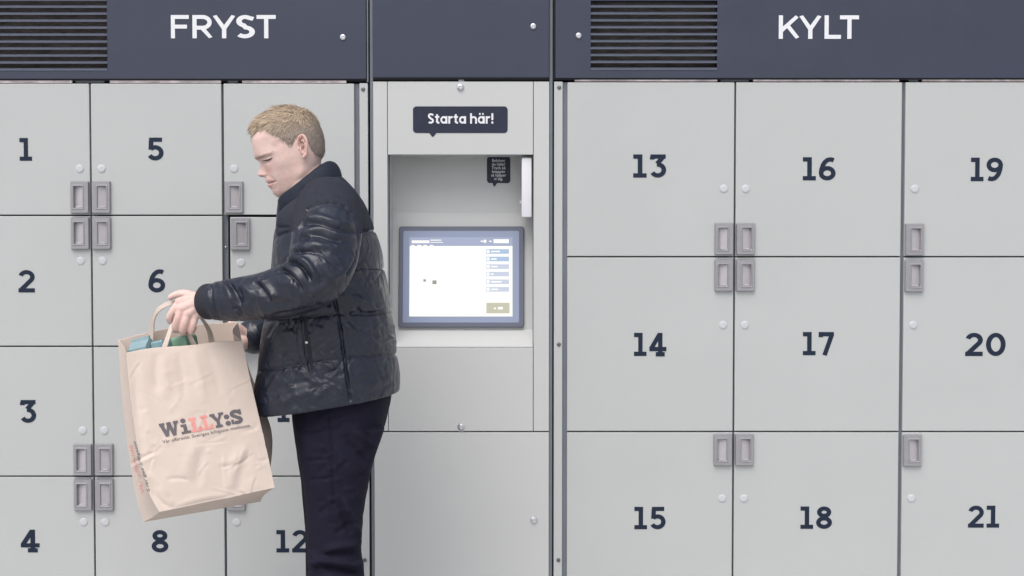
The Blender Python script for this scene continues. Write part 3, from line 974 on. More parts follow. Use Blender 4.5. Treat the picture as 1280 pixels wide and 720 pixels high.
def head_grid(nv=170, nt=192):
    vv = np.concatenate([np.linspace(-53, 40, nv - 40), 40 + 11.5 * np.sin(np.linspace(0, math.pi / 2, 41)[1:])])
    fp = np.interp(vv, prof[:, 0], prof[:, 1]); fb = np.interp(vv, facebase[:, 0], facebase[:, 1])
    bk = np.interp(vv, backc[:, 0], backc[:, 1]); hw = np.interp(vv, halfw[:, 0], halfw[:, 1])
    ker = np.array([.1, .2, .4, .2, .1])
    def sm(x): 
        q = np.r_[x[:1], x[:1], x, x[-1:], x[-1:]]
        return np.convolve(q, ker, 'valid')
    fb, bk, hw = sm(sm(fb)), sm(sm(bk)), sm(hw)
    fp = sm(fp)
    th = np.linspace(0, 2 * math.pi, nt, endpoint=False)
    V, T = np.meshgrid(vv, th, indexing='ij')
    FP, FB, BK, HW = (np.repeat(a[:, None], nt, 1) for a in (fp, fb, bk, hw))
    # widest part sits behind the middle, near the ears
    mid = np.repeat(np.interp(vv, [-53, -40, -20, 0, 51.5], [-16, -10, -8, -8, -14])[:, None], nt, 1)
    c, s = np.cos(T), np.sin(T)
    ef = np.repeat(np.interp(vv, [-53, -42, -25, 5, 25, 51], [1.0, .96, .88, .82, .86, 1.0])[:, None], nt, 1)
    U = np.where(c > 0, mid - (mid - FB) * np.abs(c) ** ef, mid + (BK - mid) * np.abs(c) ** .95)
    Y = HW * np.sign(s) * np.abs(s) ** np.where(c > 0, ef, .95)
    y = Y
    front = np.clip(c * 3, 0, 1)
    # nose, lips and chin follow the centre-line profile, fading to the sides
    sig = np.interp(V, [-53, -44, -38, -31, -22, -18, -14, -6, 0, 6], [.026, .022, .019, .021, .0175, .0128, .0105, .0075, .0072, .020])
    U += (FP - FB) * np.exp(-(np.abs(y) / sig) ** 2.2) * front
    def g(yc, vc, sy, sv_):
        return np.exp(-((np.abs(y) - yc) / sy) ** 2 - ((V - vc) / sv_) ** 2) * front
    mm = .001 / PXM
    U += -4.0 * mm * g(.0135, -17.6, .0055, 3.2)       # wings of the nose
    U += 1.6 * mm * g(.021, -18.5, .004, 4.0)          # crease beside them
    U += 8.0 * mm * g(.031, 0.0, .0140, 4.4)          # eye sockets
    U += -4.6 * mm * g(.0345, -1.0, .0105, 2.8)        # lids over the eyes
    U += 2.0 * mm * g(.0335, -4.0, .0130, .9)          # crease under the lashes
    U += 1.4 * mm * g(.0335, 2.2, .0125, .8)            # lid fold
    U += -2.6 * mm * g(.024, 5.2, .017, 2.6)           # brow ridge
    U += -3.0 * mm * g(.043, -10.5, .015, 5.5)         # cheekbones
    U += 2.2 * mm * g(.036, -26, .013, 7.0)            # hollow cheek
    U += 1.6 * mm * g(.0, -29.5, .023, .75)            # mouth line
    U += 2.0 * mm * g(.026, -29.5, .005, 2.2)          # mouth corners
    # jaw angle, temples
    lat = np.exp(-((U + 6) / 16) ** 2 - ((V + 33) / 9) ** 2)
    Y = Y * (1 + .05 * lat - .055 * np.exp(-((U + 40) / 10) ** 2 - ((V - 14) / 9) ** 2))
    return vv, th, U, Y, V
vv, th, HU, HY, HV = head_grid()

body = MB()
hw_pts = head_to_world(HU, HY, HV)
nv_, nt_ = HU.shape
body.rings([[tuple(p) for p in hw_pts[i]] for i in range(nv_)], 0, True, True)
# ears
for s in (-1, 1):
    def E(u, v, out): return Vector(head_to_world(u + 6.2, s * (.0675 + out), v))
    rim = [(-3.2, -1.5, .002), (-4.2, 4, .006), (-3.0, 9.5, .0115), (.5, 12.6, .0150), (4.4, 11.6, .0185), (6.4, 7, .0205), (6.2, 1, .0200), (4.4, -5, .0165), (1.8, -10, .0115), (-1.2, -13.2, .0070), (-3.2, -13.6, .0045)]
    rr = catmull(rim, 36)
    body.capsule([E(*r) for r in rr], [.0030 - .0003 * math.cos(k * .5) + (.0012 if k > 28 else 0) for k in range(36)], 10)
    anti = catmull([(.2, 7.0, .0120), (3.0, 4.0, .0150), (2.6, -2, .0140), (.0, -7.0, .0095), (-2.5, -9.6, .006)], 20)
    body.capsule([E(*r) for r in anti], [.0022] * 20, 8)
    body.capsule([E(*r) for r in catmull([(-4.6, -2.0, .004), (-4.2, -5.0, .006), (-4.0, -8.0, .004)], 8)], [.0026] * 8, 8)
    pl = []                                            # the plate behind the rim
    for q in range(9):
        f = q / 8
        r_ = rr[int(f * 35)]
        body.capsule([E(-2.4, r_[1] * .8 - .5, -.004), E(r_[0] * .85, r_[1] * .92, r_[2] * .72 - .0035)], [.0042, .0030], 8)
    body.capsule([E(1.8, -10.2, .009), E(-1.6, -12.6, .0055)], [.0036, .0034], 8)
# neck, trunk and limbs (under the clothes)
limb(body, [(376, 188, YP, .050), (378, 212, YP, .0525), (386, 240, YP, .058), (396, 265, YP, .066)], 16, 32)
section_loft(body, [(372, 256, 420, 245, .07), (362, 285, 446, 275, .15), (356, 340, 462, 330, .16), (350, 420, 470, 410, .155), (366, 500, 478, 495, .155), (378, 560, 462, 560, .15)], 20, 40)
for s, ys in ((-1, YP - .095), (1, YP + .085)):
    limb(body, [(424, 535, ys, .055), (421, 640, ys, .044), (420, 720, ys, .040), (419, 800, ys, .040), (421, 900, ys, .036), (421, 955, ys, .036)], 24, 20)
    body.capsule([W(424, 957, ys), W(392, 966, ys), W(368, 970, ys)], [.034, .028, .020], 16)

# near (left) arm: path of the sleeve
ARM_L = [(411, 262, -.755, .084), (409, 290, -.825, .087), (404, 322, -.890, .084), (394, 345, -.925, .077), (366, 361, -.905, .067), (330, 370, -.870, .059), (296, 374.5, -.838, .0545), (275, 376, -.822, .050)]
ARM_R = [(411, 262, -.445, .084), (404, 310, -.395, .082), (396, 358, -.375, .075), (372, 392, -.395, .064), (340, 412, -.445, .055), (318, 420, -.485, .050)]
limb(body, [(a, b, c, r * .52) for a, b, c, r in ARM_L] + [(262, 377.5, -.810, .0270), (248, 379, -.800, .0265)], 30, 18)
limb(body, [(a, b, c, r * .52) for a, b, c, r in ARM_R] + [(306, 424, -.508, .026)], 30, 18)

# left hand closed on the handles: back of the hand to the viewer, thumb on top
def fing(pts, r0, r1):
    k = catmull([(p[0], p[1], p[2]) for p in pts], 14)
    body.capsule([W(*q) for q in k], list(np.linspace(r0, r1, 14)), 12)
HY0 = -.800
# palm: overlapping metacarpals
for a, b, r in (((250, 370.5, HY0 - .004), (224.5, 377.5, HY0 - .002), .0125), ((250, 376, HY0 - .009), (226.5, 386, HY0 - .012), .0135),
                ((251, 381, HY0 - .009), (234, 392, HY0 - .012), .0130), ((252, 386, HY0 - .004), (244, 394.5, HY0 - .006), .0125),
                ((250, 377, HY0 + .008), (230, 384, HY0 + .012), .0140), ((254, 378, HY0), (246, 380, HY0 - .002), .021)):
    A, B = W(*a), W(*b)
    body.capsule([A, (A + B) / 2, B], [r * 1.05, r * 1.02, r], 14)
# fingers: knuckle, middle joint, then curled back under the straps towards the palm
fing([(224.5, 378, HY0 - .002), (216.5, 388.5, HY0 - .004), (211.8, 397.5, HY0 + .004), (215.0, 402.0, HY0 + .022), (222.0, 399.0, HY0 + .036)], .0108, .0078)
fing([(226.5, 386, HY0 - .012), (222.5, 398.0, HY0 - .016), (219.0, 409.0, HY0 - .006), (221.5, 412.5, HY0 + .014), (227.0, 407.0, HY0 + .032)], .0112, .0080)
fing([(234.0, 392, HY0 - .012), (231.0, 403.0, HY0 - .016), (227.8, 412.8, HY0 - .006), (229.5, 415.5, HY0 + .014), (234.0, 409.5, HY0 + .030)], .0108, .0078)
fing([(244.5, 395, HY0 - .006), (241.8, 404.5, HY0 - .010), (238.5, 413.2, HY0 - .003), (239.5, 415.0, HY0 + .012), (242.5, 410.0, HY0 + .025)], .0096, .0070)
# thumb from the upper side of the palm, reaching forward over the rear strap
fing([(246, 372, HY0 + .010), (232, 367.5, HY0 + .020), (221, 368.0, HY0 + .028), (213.2, 371.6, HY0 + .031)], .0135, .0076)

# right hand flat against the back of the bag, fingers spread downwards
RY = -.515
for k, (dx, dy) in enumerate(((-22, 18), (-17, 26), (-10, 30), (-3, 27))):
    a = W(300 - k * 1.5, 424 + k * 3.4, RY - .002)
    b = W(300 + dx * .5, 424 + dy * .5 + k * 2.2, RY - .012); c = W(300 + dx, 424 + dy + k * 2.0, RY - .020)
    body.capsule([a, b, c], [.0105, .0092, .0072], 12)
    A = W(309, 421 + k * 3.0, RY + .004); body.capsule([A, (A + a) / 2, a], [.0135, .0135, .0118], 12)
body.capsule([W(308, 417, RY - .004), W(297, 408, RY - .018), W(288, 404, RY - .024)], [.0125, .0105, .0078], 12)

bme = voxel(body, 'person', .0021, 2, .35)
co, no = arrays(bme)
face_s = [([(331.4, 212.5), (333.8, 216.5), (332.8, 221.5)], -.0030, 1.3), ([(327, 217.5), (330.2, 218.0)], .0022, 2.6, False),
          ([(332.5, 229.4), (337, 228.6), (341, 227.8), (344.4, 226.6)], -.0030, 1.0, False), ([(335, 225.6), (339.5, 225.6)], .0012, 1.6), ([(336, 232.2), (340, 231.4)], .0016, 1.9),
          ([(337, 236.4), (341, 236.2)], -.0016, 1.8), ([(328.5, 198.2), (334, 196.4), (339.6, 195.2)], -.0022, 1.1), ([(329, 199.6), (334, 198.6), (338.5, 197.4)], .0014, 1.2),
          ([(328, 203.6), (333, 203.8), (339, 201.4)], -.0016, 1.2), ([(320.5, 198.2), (329, 194.4), (340, 191.6)], .0020, 2.2), ([(343, 206), (352, 203), (362, 198)], .0012, 7.0),
          ([(346, 221), (354, 217), (362, 211)], -.0009, 7.0), ([(352, 243), (364, 234), (374, 220), (378, 208)], .0018, 5.0), ([(334, 219), (340, 223), (345, 229)], -.0014, 1.8),
          ([(341, 187), (347, 182), (352, 176)], -.0020, 5.0), ([(344, 228), (346, 233), (345, 238)], -.0012, 2.0)]
near_s = co[:, 1] <= YP
mir = np.array([1, -1, 1.0])
com = co.copy(); com[:, 1] = 2 * YP - com[:, 1]
d1 = sculpt(co, no, face_s) - co
d2 = (sculpt(com, no * mir, face_s) - com) * mir
hd_ = (co[:, 2] > W(0, 262, YP).z) & (np.abs(co[:, 0] - EAR.x) < .2) & (np.abs(co[:, 1] - YP) < .085)
co = co + np.where(near_s[:, None], d1, d2) * hd_[:, None]
put(bme, co); co, no = arrays(bme)
u, yb, v = world_to_head(co)
ay = np.abs(yb)
inhead = (v > -60) & (co[:, 2] > W(0, 262, YP).z) & (np.abs(co[:, 0] - EAR.x) < .2)
skin = np.array([.690, .500, .450])
col = np.tile(skin, (len(co), 1))
def tint(w, c, a=1.0):
    global col
    w = np.clip(w * a, 0, 1)[:, None]
    col = col * (1 - w) + np.array(c) * w
def gg(uc, vc, su_, sv2, extra=1.0):
    return np.exp(-((u - uc) / su_) ** 2 - ((v - vc) / sv2) ** 2) * inhead * extra
fr = inhead & (u < -20)
tint(np.exp(-((u + 44) / 9) ** 2 - ((v + 15) / 7) ** 2) * fr, (.66, .37, .33), .55)      # cheek
tint(np.exp(-((v + 16.5) / 4) ** 2) * np.exp(-(ay / .013) ** 2) * fr, (.66, .36, .32), .55)  # nose tip
tint(np.exp(-((v + .2) / 2.6) ** 2) * np.exp(-((ay - .0315) / .013) ** 2) * fr, (.60, .34, .30), .5)   # lid
tint(np.clip((-v - 22) / 10, 0, 1) * np.clip((-v + 70) / 10, 0, 1) * (u < 0) * inhead * np.clip((u + 60) / 10, 0, 1), (.50, .34, .28), .30)   # stubble
# features read off the near side and mirrored to the far one
pm = co.copy(); pm[:, 1] = YP - ay
pxm = proj(pm)
def px_tint(poly, sig, c, a, taper=True):
    d, at, _ = seg_dist(pxm, smooth_poly(poly))
    w = np.exp(-(d / sig) ** 2)
    if taper: w = w * np.clip(np.minimum(at, 1 - at) * 8 + .25, 0, 1)
    tint(w * fr, c, a)
px_tint([(333, 226.6), (337.5, 225.8), (341.5, 226.4)], 1.5, (.58, .29, .27), .8)
px_tint([(335.2, 232), (338.5, 231.4), (342, 229.4)], 2.0, (.58, .29, .27), .8)
px_tint([(332.5, 229.4), (337, 228.6), (341, 227.8), (344.4, 226.6)], .85, (.17, .07, .065), .9)
px_tint([(318.5, 198.8), (324, 196.4), (330, 194), (336, 192.2), (341.8, 192.0)], 1.35, (.24, .16, .105), .72)
px_tint([(320, 199.8), (326, 197.6), (331, 195.4)], 1.0, (.19, .12, .08), .6)
px_tint([(327.8, 201.0), (331.5, 200.9), (335, 200.2), (338, 198.9), (340.4, 197)], 1.1, (.10, .06, .05), .8)
px_tint([(329, 203.4), (334, 203.2), (339, 201)], 1.6, (.56, .33, .31), .5)
px_tint([(325.6, 220.2), (328.6, 220.0)], 1.0, (.22, .09, .08), .85)
px_tint([(331.8, 213.5), (334, 217), (333, 221)], 1.0, (.50, .27, .24), .55)
tint(np.exp(-((v + 19.6) / 1.1) ** 2) * np.exp(-((ay - .007) / .004) ** 2) * (u < -50) * fr, (.2, .08, .07), .8)
earm = inhead & (ay > .0705) & (u > 0) & (u < 15) & (v > -16) & (v < 15)
tint(earm * 1.0, (.66, .36, .32), .45)
tint(np.exp(-((u - 6) / 2.6) ** 2 - ((v + 1.5) / 5) ** 2) * (ay < .080) * (ay > .06) * inhead, (.40, .19, .17), .5)
hand = (~inhead) & (co[:, 0] < W(262, 380, -.8).x)
tint(hand * np.clip(vnoise(co, 90, 3, 2) * .8 + .1, 0, 1), (.66, .37, .33), .7)
mot = np.clip(vnoise(co, 130, 17, 3) * .9, -1, 1)[:, None]
col = col * (1 + mot * np.array([.02, -.05, -.06]))
set_color(bme, 'Col', col)
person = obj('person', bme, M['skin'], None, smooth=True)
tag(person, 'man in black quilted jacket and dark trousers facing left, holding a paper bag', 'person')

tree_h = BVHTree.FromPolygons([Vector(p) for p in co], [tuple(p.vertices) for p in bme.polygons])
def on_head(px, py, lift):
    o = Vector((0, -CAM_D, CAM_H)); d = (W(px, py, YP) - o).normalized()
    h_, n_, _, _ = tree_h.ray_cast(o, d, 20)
    return h_ - d * lift
lash = [on_head(x, y, .0004) for x, y in catmull([(328.6, 201.2), (331.5, 200.9), (335, 200.2), (338, 198.9), (340.2, 197.2)], 12)]
for s_ in (1, -1):
    mb = MB(); mb.tube([p if s_ == 1 else Vector((p.x, 2 * YP - p.y, p.z)) for p in lash], [.0004 + .0011 * math.sin(math.pi * (k + .5) / 12) for k in range(12)], 8)
    mb.build('eyelashes', M['lash'], person, True)
# ------------------------------------------------------------------ hair
hl_u = [-70, -57, -50, -40, -33, -29, -24, -19, -14.5, -11.5, -6, -1, 4, 11, 13.5, 16, 20, 30]
hl_v = [31, 31, 34.5, 36, 33.5, 27.5, 22, 17, 12, 5.5, 5.5, 11, 13.5, 12, -7, -12.5, -18, -20]
def in_hair(u_, v_, y_):
    base = np.interp(u_, hl_u, hl_v)
    # over the forehead the hairline runs straight across, a little higher in the middle
    f = np.clip((.055 - np.abs(y_)) / .03, 0, 1) * np.clip((-u_ - 38) / 10, 0, 1)
    return v_ - (base * (1 - f) + 32 * f)
def thick(u_, v_, y_):
    """hair depth in metres"""
    top = np.clip((v_ - 20) / 22, 0, 1)
    fr_ = np.clip((-u_ - 20) / 30, 0, 1)
    return .0030 + .0105 * top ** 1.3 + .0045 * top * fr_
cap = MB()
dist = in_hair(HU, HV, HY)
gx = np.gradient(hw_pts, axis=0); gy = np.gradient(hw_pts, axis=1)
nrm = np.cross(gy, gx); nrm /= np.linalg.norm(nrm, axis=2, keepdims=True) + 1e-9
cen = np.array(head_to_world(-14.0, 0, 10.0))
flip = np.sign(np.sum(nrm * (hw_pts - cen), 2)); nrm *= np.where(flip == 0, 1, flip)[..., None]
nz = vnoise(hw_pts.reshape(-1, 3), 210, 11, 2).reshape(nv_, nt_)
stri = np.sin(HY * 620 + HU * .22 + 2.2 * nz) * .5 + .5
tk = thick(HU, HV, HY) * (0.80 + .22 * nz + .10 * stri) * np.clip(dist / 5.0, .12, 1)
outer = hw_pts + nrm * tk[..., None]
keep = dist > 0
ids = -np.ones((nv_, nt_), int); k = 0; vlist = []
inn = -np.ones((nv_, nt_), int)
for i in range(nv_):
    for j in range(nt_):
        if dist[i, j] > -1.2:
            ids[i, j] = len(vlist); vlist.append(tuple(outer[i, j]))
fl = []
for i in range(nv_ - 1):
    for j in range(nt_):
        j2 = (j + 1) % nt_
        q = (ids[i, j], ids[i, j2], ids[i + 1, j2], ids[i + 1, j])
        if min(q) >= 0: fl.append(q)
cap.add(vlist, fl)
ti = ids[nv_ - 1]
cap.add([tuple(head_to_world(-14.0, 0, 51.6) + np.array([0, 0, .013]))], [])
top_i = len(cap.v) - 1
cap.f += [(int(ti[j]), int(ti[(j + 1) % nt_]), top_i) for j in range(nt_)]; cap.m += [0] * nt_
hme = cap.mesh('hair')
hco, _ = arrays(hme)
hu, hy_, hv = world_to_head(hco)
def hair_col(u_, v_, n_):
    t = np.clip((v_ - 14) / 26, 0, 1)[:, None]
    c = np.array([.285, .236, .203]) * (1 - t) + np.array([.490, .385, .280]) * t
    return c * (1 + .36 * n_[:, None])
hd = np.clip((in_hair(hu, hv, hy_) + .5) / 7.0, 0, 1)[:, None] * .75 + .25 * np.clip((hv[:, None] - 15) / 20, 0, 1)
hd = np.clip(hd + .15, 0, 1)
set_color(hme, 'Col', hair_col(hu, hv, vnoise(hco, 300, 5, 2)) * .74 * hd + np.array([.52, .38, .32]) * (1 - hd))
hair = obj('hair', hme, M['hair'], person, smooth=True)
# strands
tree = BVHTree.FromPolygons([Vector(p) for p in hco], [tuple(p.vertices) for p in hme.polygons])
sv_, sf_, sc_ = [], [], []
made = 0
hcen = Vector(head_to_world(-14.0, 0, 8.0))
back_d = Vector(head_to_world(1, 0, 0)) - Vector(head_to_world(0, 0, 0)); back_d.normalize()
up_d = Vector(head_to_world(0, 0, 1)) - Vector(head_to_world(0, 0, 0)); up_d.normalize()
while made < 20000:
    d = Vector(rng.normal(size=3)); d.normalize()
    hit, n, _, _ = tree.ray_cast(hcen, d, .3)
    made += 1
    if hit is None: continue
    if n.dot(d) < 0: n = -n
    hu1, hy1, hv1 = world_to_head(np.array([hit]))
    dd = in_hair(hu1, hv1, hy1)[0]
    if dd < -.6 + random.uniform(-1.2, 1.2): continue
    uu, v1 = hu1[0], hv1[0]
    top = min(max((v1 - 22) / 20, 0), 1)
    crown = min(max((uu + 4) / 20, 0), 1)
    ln = .006 + .018 * top * (1 - .45 * crown) + random.uniform(0, .004) + (random.uniform(.004, .012) if random.random() < .06 else 0)
    if uu < -42: ln *= .8
    # combed forward on top, down on the sides and back
    flow = (-back_d) * (1.0 * top * (1 - crown) + .35) - up_d * (1 - top) * .9 - up_d * crown * .7
    flow += Vector(rng.normal(size=3)) * .22
    flow -= n * flow.dot(n); flow.normalize()
    lift_ = .16 + .25 * top
    wd = n.cross(flow).normalized() * random.uniform(.00040, .00095)
    p0 = hit - n * .002
    p1 = hit + flow * ln * .45 + n * (ln * lift_ * .45)
    p2 = hit + flow * ln + n * (ln * lift_ * random.uniform(.25, .7))
    b = len(sv_)
    sv_ += [p0 - wd, p0 + wd, p1 - wd * .8, p1 + wd * .8, p2]
    sf_ += [(b, b + 1, b + 3, b + 2), (b + 2, b + 3, b + 4)]
    sh = random.uniform(-.75, .95)
    sc_ += [(uu, v1, sh)] * 5
sme = bpy.data.meshes.new('hair_strands'); sme.from_pydata(sv_, [], sf_); sme.update()
sc_ = np.array(sc_)
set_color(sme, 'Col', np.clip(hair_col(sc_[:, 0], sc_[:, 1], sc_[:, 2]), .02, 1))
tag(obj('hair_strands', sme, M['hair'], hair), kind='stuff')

# ------------------------------------------------------------------ jacket
jk = MB()
section_loft(jk, [(366, 252, 420, 216, .060), (356, 260, 431, 224, .105), (350, 270, 444, 239, .168), (347.5, 288, 458, 262, .200), (344, 322, 473, 306, .215), (338, 366, 483, 356, .217),
                  (332, 408, 490, 398, .214), (326, 448, 494.5, 436, .212), (322, 482, 498, 462, .214), (320.5, 502, 498.5, 477, .214), (321.5, 515.5, 498.5, 488, .211)], 80, 96, .86)
limb(jk, ARM_L, 60, 48)
limb(jk, ARM_R, 50, 40)
for ys, s in ((-.74, -1), (-.46, 1)):       # shoulder caps
    jk.capsule([W(405, 250, YP + s * .10), W(408, 258, YP + s * .155)], [.060, .070], 24)
jme = voxel(jk, 'jacket', .0030, 8, .5)
co, no = arrays(jme)
# quilting: puffed bands between stitched rows on the trunk (the sleeves are left out)
pth = np.array([W(*k[:3]) for k in catmull(ARM_L, 40)]); rad = catmull(ARM_L, 40)[:, 3]
d_arm = np.min(np.linalg.norm(co[:, None, :] - pth[None], axis=2) / rad[None] , axis=1)
pth2 = np.array([W(*k[:3]) for k in catmull(ARM_R, 40)]); rad2 = catmull(ARM_R, 40)[:, 3]
d_arm2 = np.min(np.linalg.norm(co[:, None, :] - pth2[None], axis=2) / rad2[None], axis=1)
trunk = np.clip((np.minimum(d_arm, d_arm2) - 1.12) / .15, 0, 1)
pp = proj(co)
xn = (pp[:, 0] - 330) / 165
def row_line(x, pyf, pyb): return pyf + (pyb - pyf) * np.clip(x, 0, 1) - 3 * np.sin(np.clip(x, 0, 1) * math.pi)
bands = [(284, 291), (347, 336), (402, 392), (464, 443), (528, 500)]
disp = np.zeros(len(co))
for a, b in bands[:4]:
    d = pp[:, 1] - row_line(xn, a, b)
    disp -= .0024 * np.exp(-(np.abs(d) / 3.6) ** 1.3)
    disp -= .0042 * np.exp(-(d / 1.2) ** 2)
for (a, b), (c, e) in zip(bands[:-1], bands[1:]):
    l0, l1 = row_line(xn, a, b), row_line(xn, c, e)
    f = np.clip((pp[:, 1] - l0) / np.maximum(l1 - l0, 1), 0, 1)
    disp += .0022 * np.sin(f * math.pi) ** .7 * ((pp[:, 1] > l0) & (pp[:, 1] < l1))
disp += .0022 * vnoise(co, 48, 21, 4)
co = co + no * (disp * trunk)[:, None]
put(jme, co); co, no = arrays(jme)
# diagonal pulls of the filling beside the stitched rows
tr_ = []
for a, b in bands[1:4]:
    for k in range(16):
        x = 345 + k * 9.6 + random.uniform(-3, 3)
        y0 = float(row_line(np.array([(x - 330) / 165]), a, b)[0])
        s = random.choice((-1, 1)); L_ = random.uniform(10, 24)
        tr_.append(([(x, y0), (x + s * L_ * .35, y0 + L_ * .5), (x + s * L_ * .6, y0 + L_)], random.uniform(-.0030, -.0012), random.uniform(1.4, 2.6)))
        tr_.append(([(x + 4, y0), (x + 4 - s * L_ * .3, y0 - L_ * .4), (x + 4 - s * L_ * .5, y0 - L_ * .8)], random.uniform(-.0026, -.0010), random.uniform(1.6, 2.6)))
seams = [([(417, 366), (424, 400), (430, 440), (434, 470), (438, 500)], -.0065, 1.9, False),      # side seam
         ([(421, 372), (428, 405), (434, 442), (439, 475)], .0020, 3.0, False),
         ([(449, 294), (458, 291), (468, 288)], -.0045, 1.8, False),                               # yoke seam behind
         ([(346, 296), (356, 291), (366, 289)], -.0045, 1.8, False),                               # yoke seam in front
         ([(440, 384), (458, 392), (480, 388)], -.0030, 3, True), ([(426, 366), (444, 374), (470, 382)], .0036, 5, True),
         ([(440, 344), (456, 338), (480, 337)], .003, 4, True), ([(436, 356), (450, 366), (462, 380)], -.003, 3, True),
         ([(452, 420), (468, 432), (476, 442)], .0030, 5, True), ([(440, 405), (456, 412), (470, 425)], -.0028, 4, True),
         ([(330, 495), (360, 482), (400, 472)], -.0026, 4, True), ([(340, 507), (380, 492), (420, 484)], .0030, 5, True),
         ([(345, 420), (352, 440), (350, 458)], -.0025, 4, True), ([(446, 490), (465, 480), (490, 470)], .003, 5, True)]
for k in range(90):
    x, y = random.uniform(335, 490), random.uniform(350, 505); L_ = random.uniform(8, 26); a = random.choice((random.uniform(.2, 1.1), random.uniform(-.8, -.1)))
    tr_.append(([(x, y), (x + L_ * .5, y + a * L_ * .5 + random.uniform(-2, 2)), (x + L_, y + a * L_)], random.choice((-1, 1)) * random.uniform(.0014, .0034), random.uniform(1.4, 3.0)))
co = sculpt(co, no, [(p, a * 1.2, s, e) for p, a, s, e in seams] + tr_, mask=trunk)
put(jme, co); co, no = arrays(jme)
# sleeve folds, traced stroke by stroke
arm = np.clip((1.35 - d_arm) / .15, 0, 1)
sl = [
 ([(372, 284), (382, 279), (396, 278), (412, 283), (430, 288), (446, 290)], -.0075, 3.0), ([(374, 277), (388, 272), (404, 273), (424, 279), (444, 281)], .0062, 4.5),
 ([(366, 304), (378, 297), (396, 293), (415, 299), (436, 303)], -.0070, 3.0), ([(368, 296), (384, 289), (402, 286), (424, 294), (444, 296)], .0055, 4.0),
 ([(362, 316), (376, 308), (392, 305), (410, 308), (430, 310)], .0058, 4.5), ([(356, 322), (370, 316), (386, 314), (402, 318)], -.0060, 3.0),
 ([(352, 332), (364, 327), (376, 334), (386, 347), (389, 353)], -.0105, 3.0), ([(356, 326), (368, 321), (382, 327), (392, 340), (396, 351)], .0082, 4.5),
 ([(346, 342), (354, 338), (364, 346), (374, 358), (378, 366)], -.0090, 3.0), ([(348, 336), (358, 333), (370, 342), (380, 356)], .0060, 4.0),
 ([(322, 349), (331, 354), (339, 364), (345, 374)], .0075, 5.0), ([(316, 353), (325, 359), (333, 370), (338, 380)], -.0070, 4.0),
 ([(300, 354), (306, 358), (312, 366), (315, 378)], .0055, 5.0), ([(296, 361), (300, 370), (302, 381)], -.0050, 4.0),
 ([(282, 352), (288, 357), (293, 366), (297, 376), (303, 386)], -.0085, 3.4), ([(276, 352), (282, 357), (287, 367), (290, 380)], .0068, 5.0),
 ([(290, 385), (297, 388), (301, 396)], -.006, 3.0), ([(392, 308), (406, 322), (420, 334), (427, 341)], -.0034, 1.6),
 ([(411, 350), (425, 342), (436, 330), (444, 314)], .0050, 7.0), ([(384, 366), (400, 362), (412, 352)], .0045, 7.0),
 ([(383, 262), (398, 255), (414, 252), (430, 257), (443, 270), (448, 288), (449, 306), (444, 324), (434, 342)], -.0085, 2.3, False),
 ([(381, 270), (375, 285), (368, 300)], -.0050, 2.6), ([(340, 392), (366, 390), (392, 384)], -.003, 4),
 ([(266, 352), (264, 372), (272, 399)], -.0035, 2.0, False), ([(330, 384), (350, 380), (372, 376)], -.0030, 5), ([(318, 390), (345, 388), (380, 380)], .003, 5)]
nz_ = vnoise(co, 70, 33, 3)
co = co + no * (arm * (.0012 * nz_))[:, None]
for k in range(36):
    x = random.uniform(275, 430); y = 372 - max(0, x - 350) * .7 + random.uniform(-22, 22); L_ = random.uniform(8, 22); a = random.uniform(.2, 1.4)
    sl.append(([(x, y), (x + L_ * .4, y + a * L_ * .5), (x + L_ * .6, y + a * L_)], random.choice((-1, 1)) * random.uniform(.0008, .0022), random.uniform(1.4, 3.0)))
co = sculpt(co, no, [(q[0], q[1] * 1.15, q[2] * .82, *q[3:]) for q in sl], mask=arm)
put(jme, co)
for f in range(2):
    pass
# woven yoke over the shoulders
poly_yoke = [(340, 240), (420, 205), (450, 235), (470, 286), (449, 293), (446, 276), (434, 258), (414, 250), (398, 254), (383, 262), (376, 280), (368, 289), (346, 295), (340, 270)]
def in_poly(p, poly):
    r = np.zeros(len(p), bool); q = len(poly) - 1
    for i in range(len(poly)):
        (xi, yi), (xj, yj) = poly[i], poly[q]
        c = ((yi > p[:, 1]) != (yj > p[:, 1])) & (p[:, 0] < (xj - xi) * (p[:, 1] - yi) / (yj - yi + 1e-9) + xi)
        r ^= c; q = i
    return r
nf = len(jme.polygons)
fc = np.empty(nf * 3); jme.polygons.foreach_get('center', fc); fc = fc.reshape(-1, 3)
darm_f = np.min(np.linalg.norm(fc[:, None, :] - pth[None], axis=2) / rad[None], axis=1)
yk = in_poly(proj(fc), poly_yoke)
jme.polygons.foreach_set('material_index', yk.astype(np.int32))
jacket = obj('jacket', jme, [M['jacket'], M['yoke']], person, smooth=True)
tree_j = BVHTree.FromPolygons([Vector(p) for p in co], [tuple(p.vertices) for p in jme.polygons])
def on_surf(tree, px, py, lift=0.0, ybeg=-1.3):
    o = Vector((0, -CAM_D, CAM_H)); d = (W(px, py, YP) - o).normalized()
    hit, n, _, _ = tree.ray_cast(o, d, 20)
    if hit is None: return None, None
    return hit - d * lift, n

